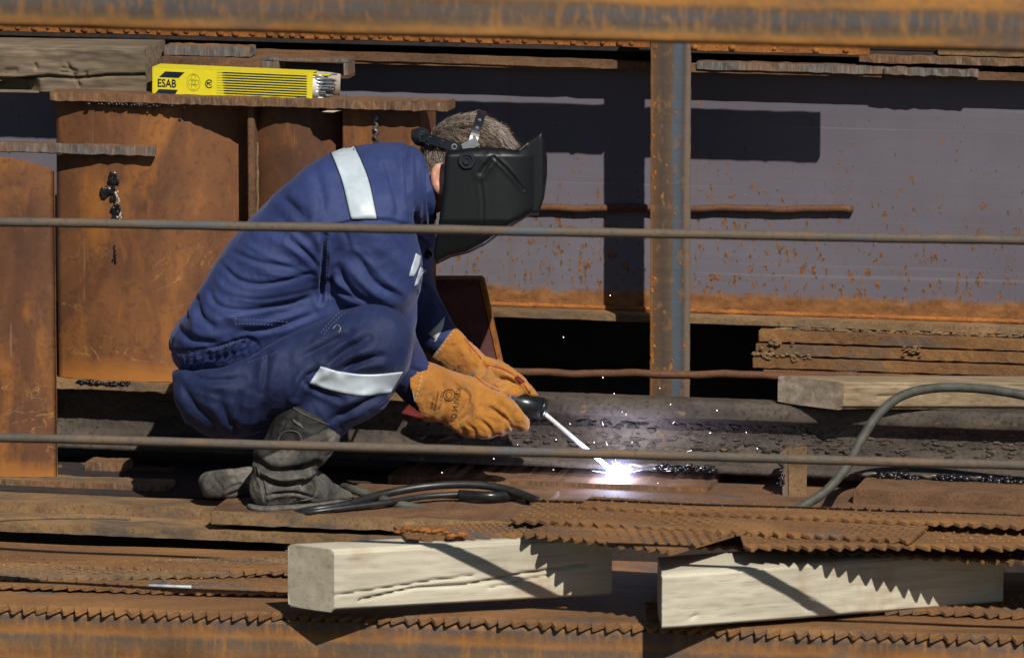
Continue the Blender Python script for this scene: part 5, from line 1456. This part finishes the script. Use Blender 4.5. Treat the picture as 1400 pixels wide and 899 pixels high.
# sparks
rr_ = random.Random(31); sp = ([], [])
for k in range(34):
    a = rr_.uniform(0, math.pi*2); r_ = abs(rr_.gauss(0, 75))+16
    px, py = 845+math.cos(a)*r_*1.3, 645+math.sin(a)*r_*0.75-14
    if py > 668: continue
    p = W(px, py, .30+rr_.uniform(-.05, .08)); q = p+(p-arc).normalized()*rr_.uniform(.001, .012)
    sp = merge(sp, tube([p, q], [rr_.uniform(.0003, .0005), .0002], 4))
for (px, py) in ((834, 403), (770, 460), (824, 515), (604, 645), (675, 626), (1020, 590), (1035, 612), (760, 600), (980, 560)):
    p = W(px, py, .3); sp = merge(sp, tube([p, p+Vector((.001, 0, -.002))], [.0005, .0004], 5))
so = obj('spark_shower', sp[0], sp[1], emit('spark_glow', (1.0, 0.86, 0.85), 7)); tag(so, 'tiny glowing sparks scattered round the welding arc', 'sparks', kind='stuff')

# ---------------------------------------------------------------- cables
def cable(name, pts, r, mat, label, n=10, cat='cable'):
    v_, f_ = tube([Vector(p) for p in spline([tuple(p) for p in pts], n)], r, 12)
    return tag(obj(name, v_, f_, mat, None, True), label, cat)
def zc(l): return [WZ(x, y, z) for x, y, z in l]
cable('welding_cable', zc([(395, 704, -.012), (425, 697, .006), (470, 690, .012), (520, 676, .02), (580, 665, .03), (640, 662, .034), (690, 668, .028), (735, 684, .014), (760, 700, .010)]), 5.6/PS, M['cable_black'], 'thick black welding cable arching over the deck right of the boot, the upper one')
cable('welding_cable', zc([(400, 706, -.012), (432, 699, .006), (520, 688, .012), (575, 679, .015), (630, 675, .016)]), 4.2/PS, M['cable_black'], 'thinner black welding cable below the arching one, right of the boot')
cable('welding_cable', zc([(628, 676, .016), (668, 678, .016), (702, 677, .014), (722, 682, .012)]), 7.0/PS, M['holder'], 'short thick black cable connector lying right of the thin cable')
cable('rubber_hose', [W(440, 660, .12), W(455, 663, .10), WZ(480, 668, .022), WZ(510, 678, .014), WZ(545, 689, .006), WZ(585, 696, -.008)], 6.2/PS, M['cable_grey'], 'dusty grey hose bending down beside the toe of the right boot', cat='hose')
cable('welding_cable', [W(1470, 556, .22), W(1400, 540, .22), W(1340, 531, .225), W(1280, 530, .225), W(1235, 540, .215), W(1202, 565, .19), W(1178, 600, .15), W(1158, 637, .10), W(1132, 668, .06), W(1100, 690, .03), W(1075, 702, .0)], 6.6/PS, M['cable_grey'], 'thick grey cable looping over the tan timber and down the right side')
P = [WZ(x, y, z) for x, y, z in ((556, 660, .04), (552, 668, .03), (552, 680, .02))]
v_, f_ = tube(P, 1.6/PS, 6)

# ---------------------------------------------------------------- electrode carton
o0 = W(209, 131.5, .395); ax, ay, az = axes(R(-1.5), R(-0.75))
L_, H_, D_ = 231/PS, 41/PS, 0.055
bx = thing('electrode_carton', o0, 'bright yellow electrode carton with navy stripes lying on the rusty flange', 'carton')
def cp(s, t, y=0.0): return o0+ax*(s/PS)+az*(t/PS)+ay*y
wall = 0.0012
def cbox(name, s0, s1, t0, t1, y0, y1, mat, parent=bx, bev=0.0):
    return bm_obj(name, rough_box(cp(s0, t0, y0), ax, ay, az, (s1-s0)/PS, y1-y0, (t1-t0)/PS, 1, 0, bev, 1), mat, parent)
cbox('front_panel', 0, 231, 0, 41, 0, wall, M['yellow'], bev=.0004)
cbox('rear_panel', 0, 231, 0, 41, D_-wall, D_, M['yellow'], bev=.0004)
cbox('top_panel', 0, 231, 41.2, 42, 0, D_, M['yellow'])
cbox('bottom_panel', 0, 231, -1.0, -0.2, 0, D_, M['yellow'])
cbox('end_panel', -0.9, -0.1, -0.5, 41.5, 0, D_, M['yellow'])
def decal(name, pts, mat, lift=0.0005, th=0.0004):
    bm = bmesh.new(); a = [bm.verts.new(cp(s, t, -lift)) for s, t in pts]; bm.faces.new(a)
    bmesh.ops.recalc_face_normals(bm, faces=bm.faces)
    if bm.faces[:][0].normal.dot(ay) > 0: bmesh.ops.reverse_faces(bm, faces=bm.faces[:])
    return bm_obj(name, bm, mat, bx)
decal('logo_block', [(9, 27.5), (38, 27.5), (47, 36), (18, 36)], M['navy_print'])
decal('logo_block', [(2, 2.5), (32, 2.5), (37, 10.5), (9, 10.5)], M['navy_print'])
for i in range(10):
    t = 4.2+i*3.65; s0 = 103-0.35*(i-5) if i != 0 else 108
    decal('printed_bar', [(s0, t+.15), (108, t-.1), (226, t), (226, t+1.75), (108, t+1.85), (s0, t+1.5)], M['navy_print'])
    decal('printed_bar', [(94, t+.5), (s0, t+.4), (s0, t+1.2), (94, t+.9)], M['olive_print'])
tm = text_mesh('ESAB', 16, 0.35)
vs = [cp(20.5+x*0.80, 18.6+y*1.0, -0.0006) for x, y in tm[0]]; obj('lettering', vs, tm[1], M['navy_print'], bx)
tm = text_mesh('PC', 6.5, 0.3)
vs = [cp(83+x*0.9, 21+y, -0.0006) for x, y in tm[0]]; obj('emblem_lettering', vs, tm[1], M['navy_print'], bx)
def ringdecal(cs, ct, r0, r1, mat, sq=1.0, a0=0, a1=360):
    n = 32; vs, fs = [], []
    for k in range(n+1):
        a = R(a0+(a1-a0)*k/n)
        vs += [cp(cs+math.cos(a)*r0, ct+math.sin(a)*r0*sq, -.0005), cp(cs+math.cos(a)*r1, ct+math.sin(a)*r1*sq, -.0005)]
    for k in range(n): fs.append((2*k, 2*k+2, 2*k+3, 2*k+1))
    return obj('emblem_ring', vs, fs, mat, bx)
ringdecal(83, 21, 4.6, 6.0, M['navy_print'], 1.05, 40, 320)
ringdecal(60, 22, 9.4, 10.0, M['olive_print'], 1.25); 
for (a, b) in ((60, 29), (55.5, 22), (64.5, 22), (60, 15.5), (60, 22)): ringdecal(a, b, 2.8, 3.4, M['olive_print'], 1.2)
# open end: rim, inner paper, electrodes, flaps
v_ = [cp(225, -0.5, -.0008), cp(234, 1.5, -.0008), cp(235, 40.5, -.0008), cp(228.5, 41.5, -.0008)]
bm = bmesh.new(); a = [bm.verts.new(p) for p in v_]; b = [bm.verts.new(p+ay*.0012-ay*0.0) for p in v_]
bm.faces.new(a); bm.faces.new(list(reversed(b)))
for i in range(4): bm.faces.new((a[i], b[i], b[(i+1) % 4], a[(i+1) % 4]))
bmesh.ops.recalc_face_normals(bm, faces=bm.faces); bm_obj('end_rim', bm, M['yellow'], bx)
def curl(name, pts, mat, n=6):
    """bent card flap given as rows of two points"""
    vs, fs = [], []
    for a, b in pts: vs += [a, b, a+Vector((0, .001, .0004)), b+Vector((0, .001, .0004))]
    for i in range(len(pts)-1):
        o = 4*i; fs += [(o, o+1, o+5, o+4), (o+2, o+6, o+7, o+3), (o, o+4, o+6, o+2), (o+1, o+3, o+7, o+5)]
    return obj(name, vs, fs, mat, bx, True)
curl('end_flap', [(cp(232, -1, -.001), cp(270, -1, D_)), (cp(240, -6, -.008), cp(272, -3, D_*.6)), (cp(252, -10, -.018), cp(275, -4, .01)), (cp(268, -10, -.02), cp(284, -6, -.004))], M['card'])
curl('end_flap', [(cp(231, 41, D_*.9), cp(231, 0, D_*.9)), (cp(250, 40, D_*.95), cp(250, 0, D_)), (cp(267, 39, D_*.8), cp(265, -1, D_*.9))], M['card'])
curl('paper_wrap', [(cp(230, 34, .004), cp(232, 5, .004)), (cp(236, 35, .001), cp(237, 4, .001)), (cp(242, 32, .004), cp(243, 6, .004))], M['white_paper'])
decal('top_flap', [(231, 41), (258, 40), (262, 42.5), (231, 43)], M['yellow'])
rr_ = random.Random(8); k = 0
for i in range(9):
    for j in range(6):
        if rr_.random() < 0.12: continue
        s1 = 246+rr_.uniform(0, 18); t = 3.5+i*4.1+rr_.uniform(-.8, .8); y = .006+j*.0078
        q0, q1 = cp(226, t, y), cp(s1, t+rr_.uniform(-2.5, 2.5), y-rr_.uniform(0, .004))
        v_, f_ = tube([q0, q0.lerp(q1, .62)], 2.0/PS, 8); e = obj('electrode', v_, f_, M['metal_rod'] if rr_.random() < .7 else M['electrode_white'], bx, True)
        v_, f_ = tube([q0.lerp(q1, .62), q1], 1.3/PS, 8); obj('bare_end', v_, f_, M['metal_rod'], e)
print('script seconds', round(time.time()-T0, 1))
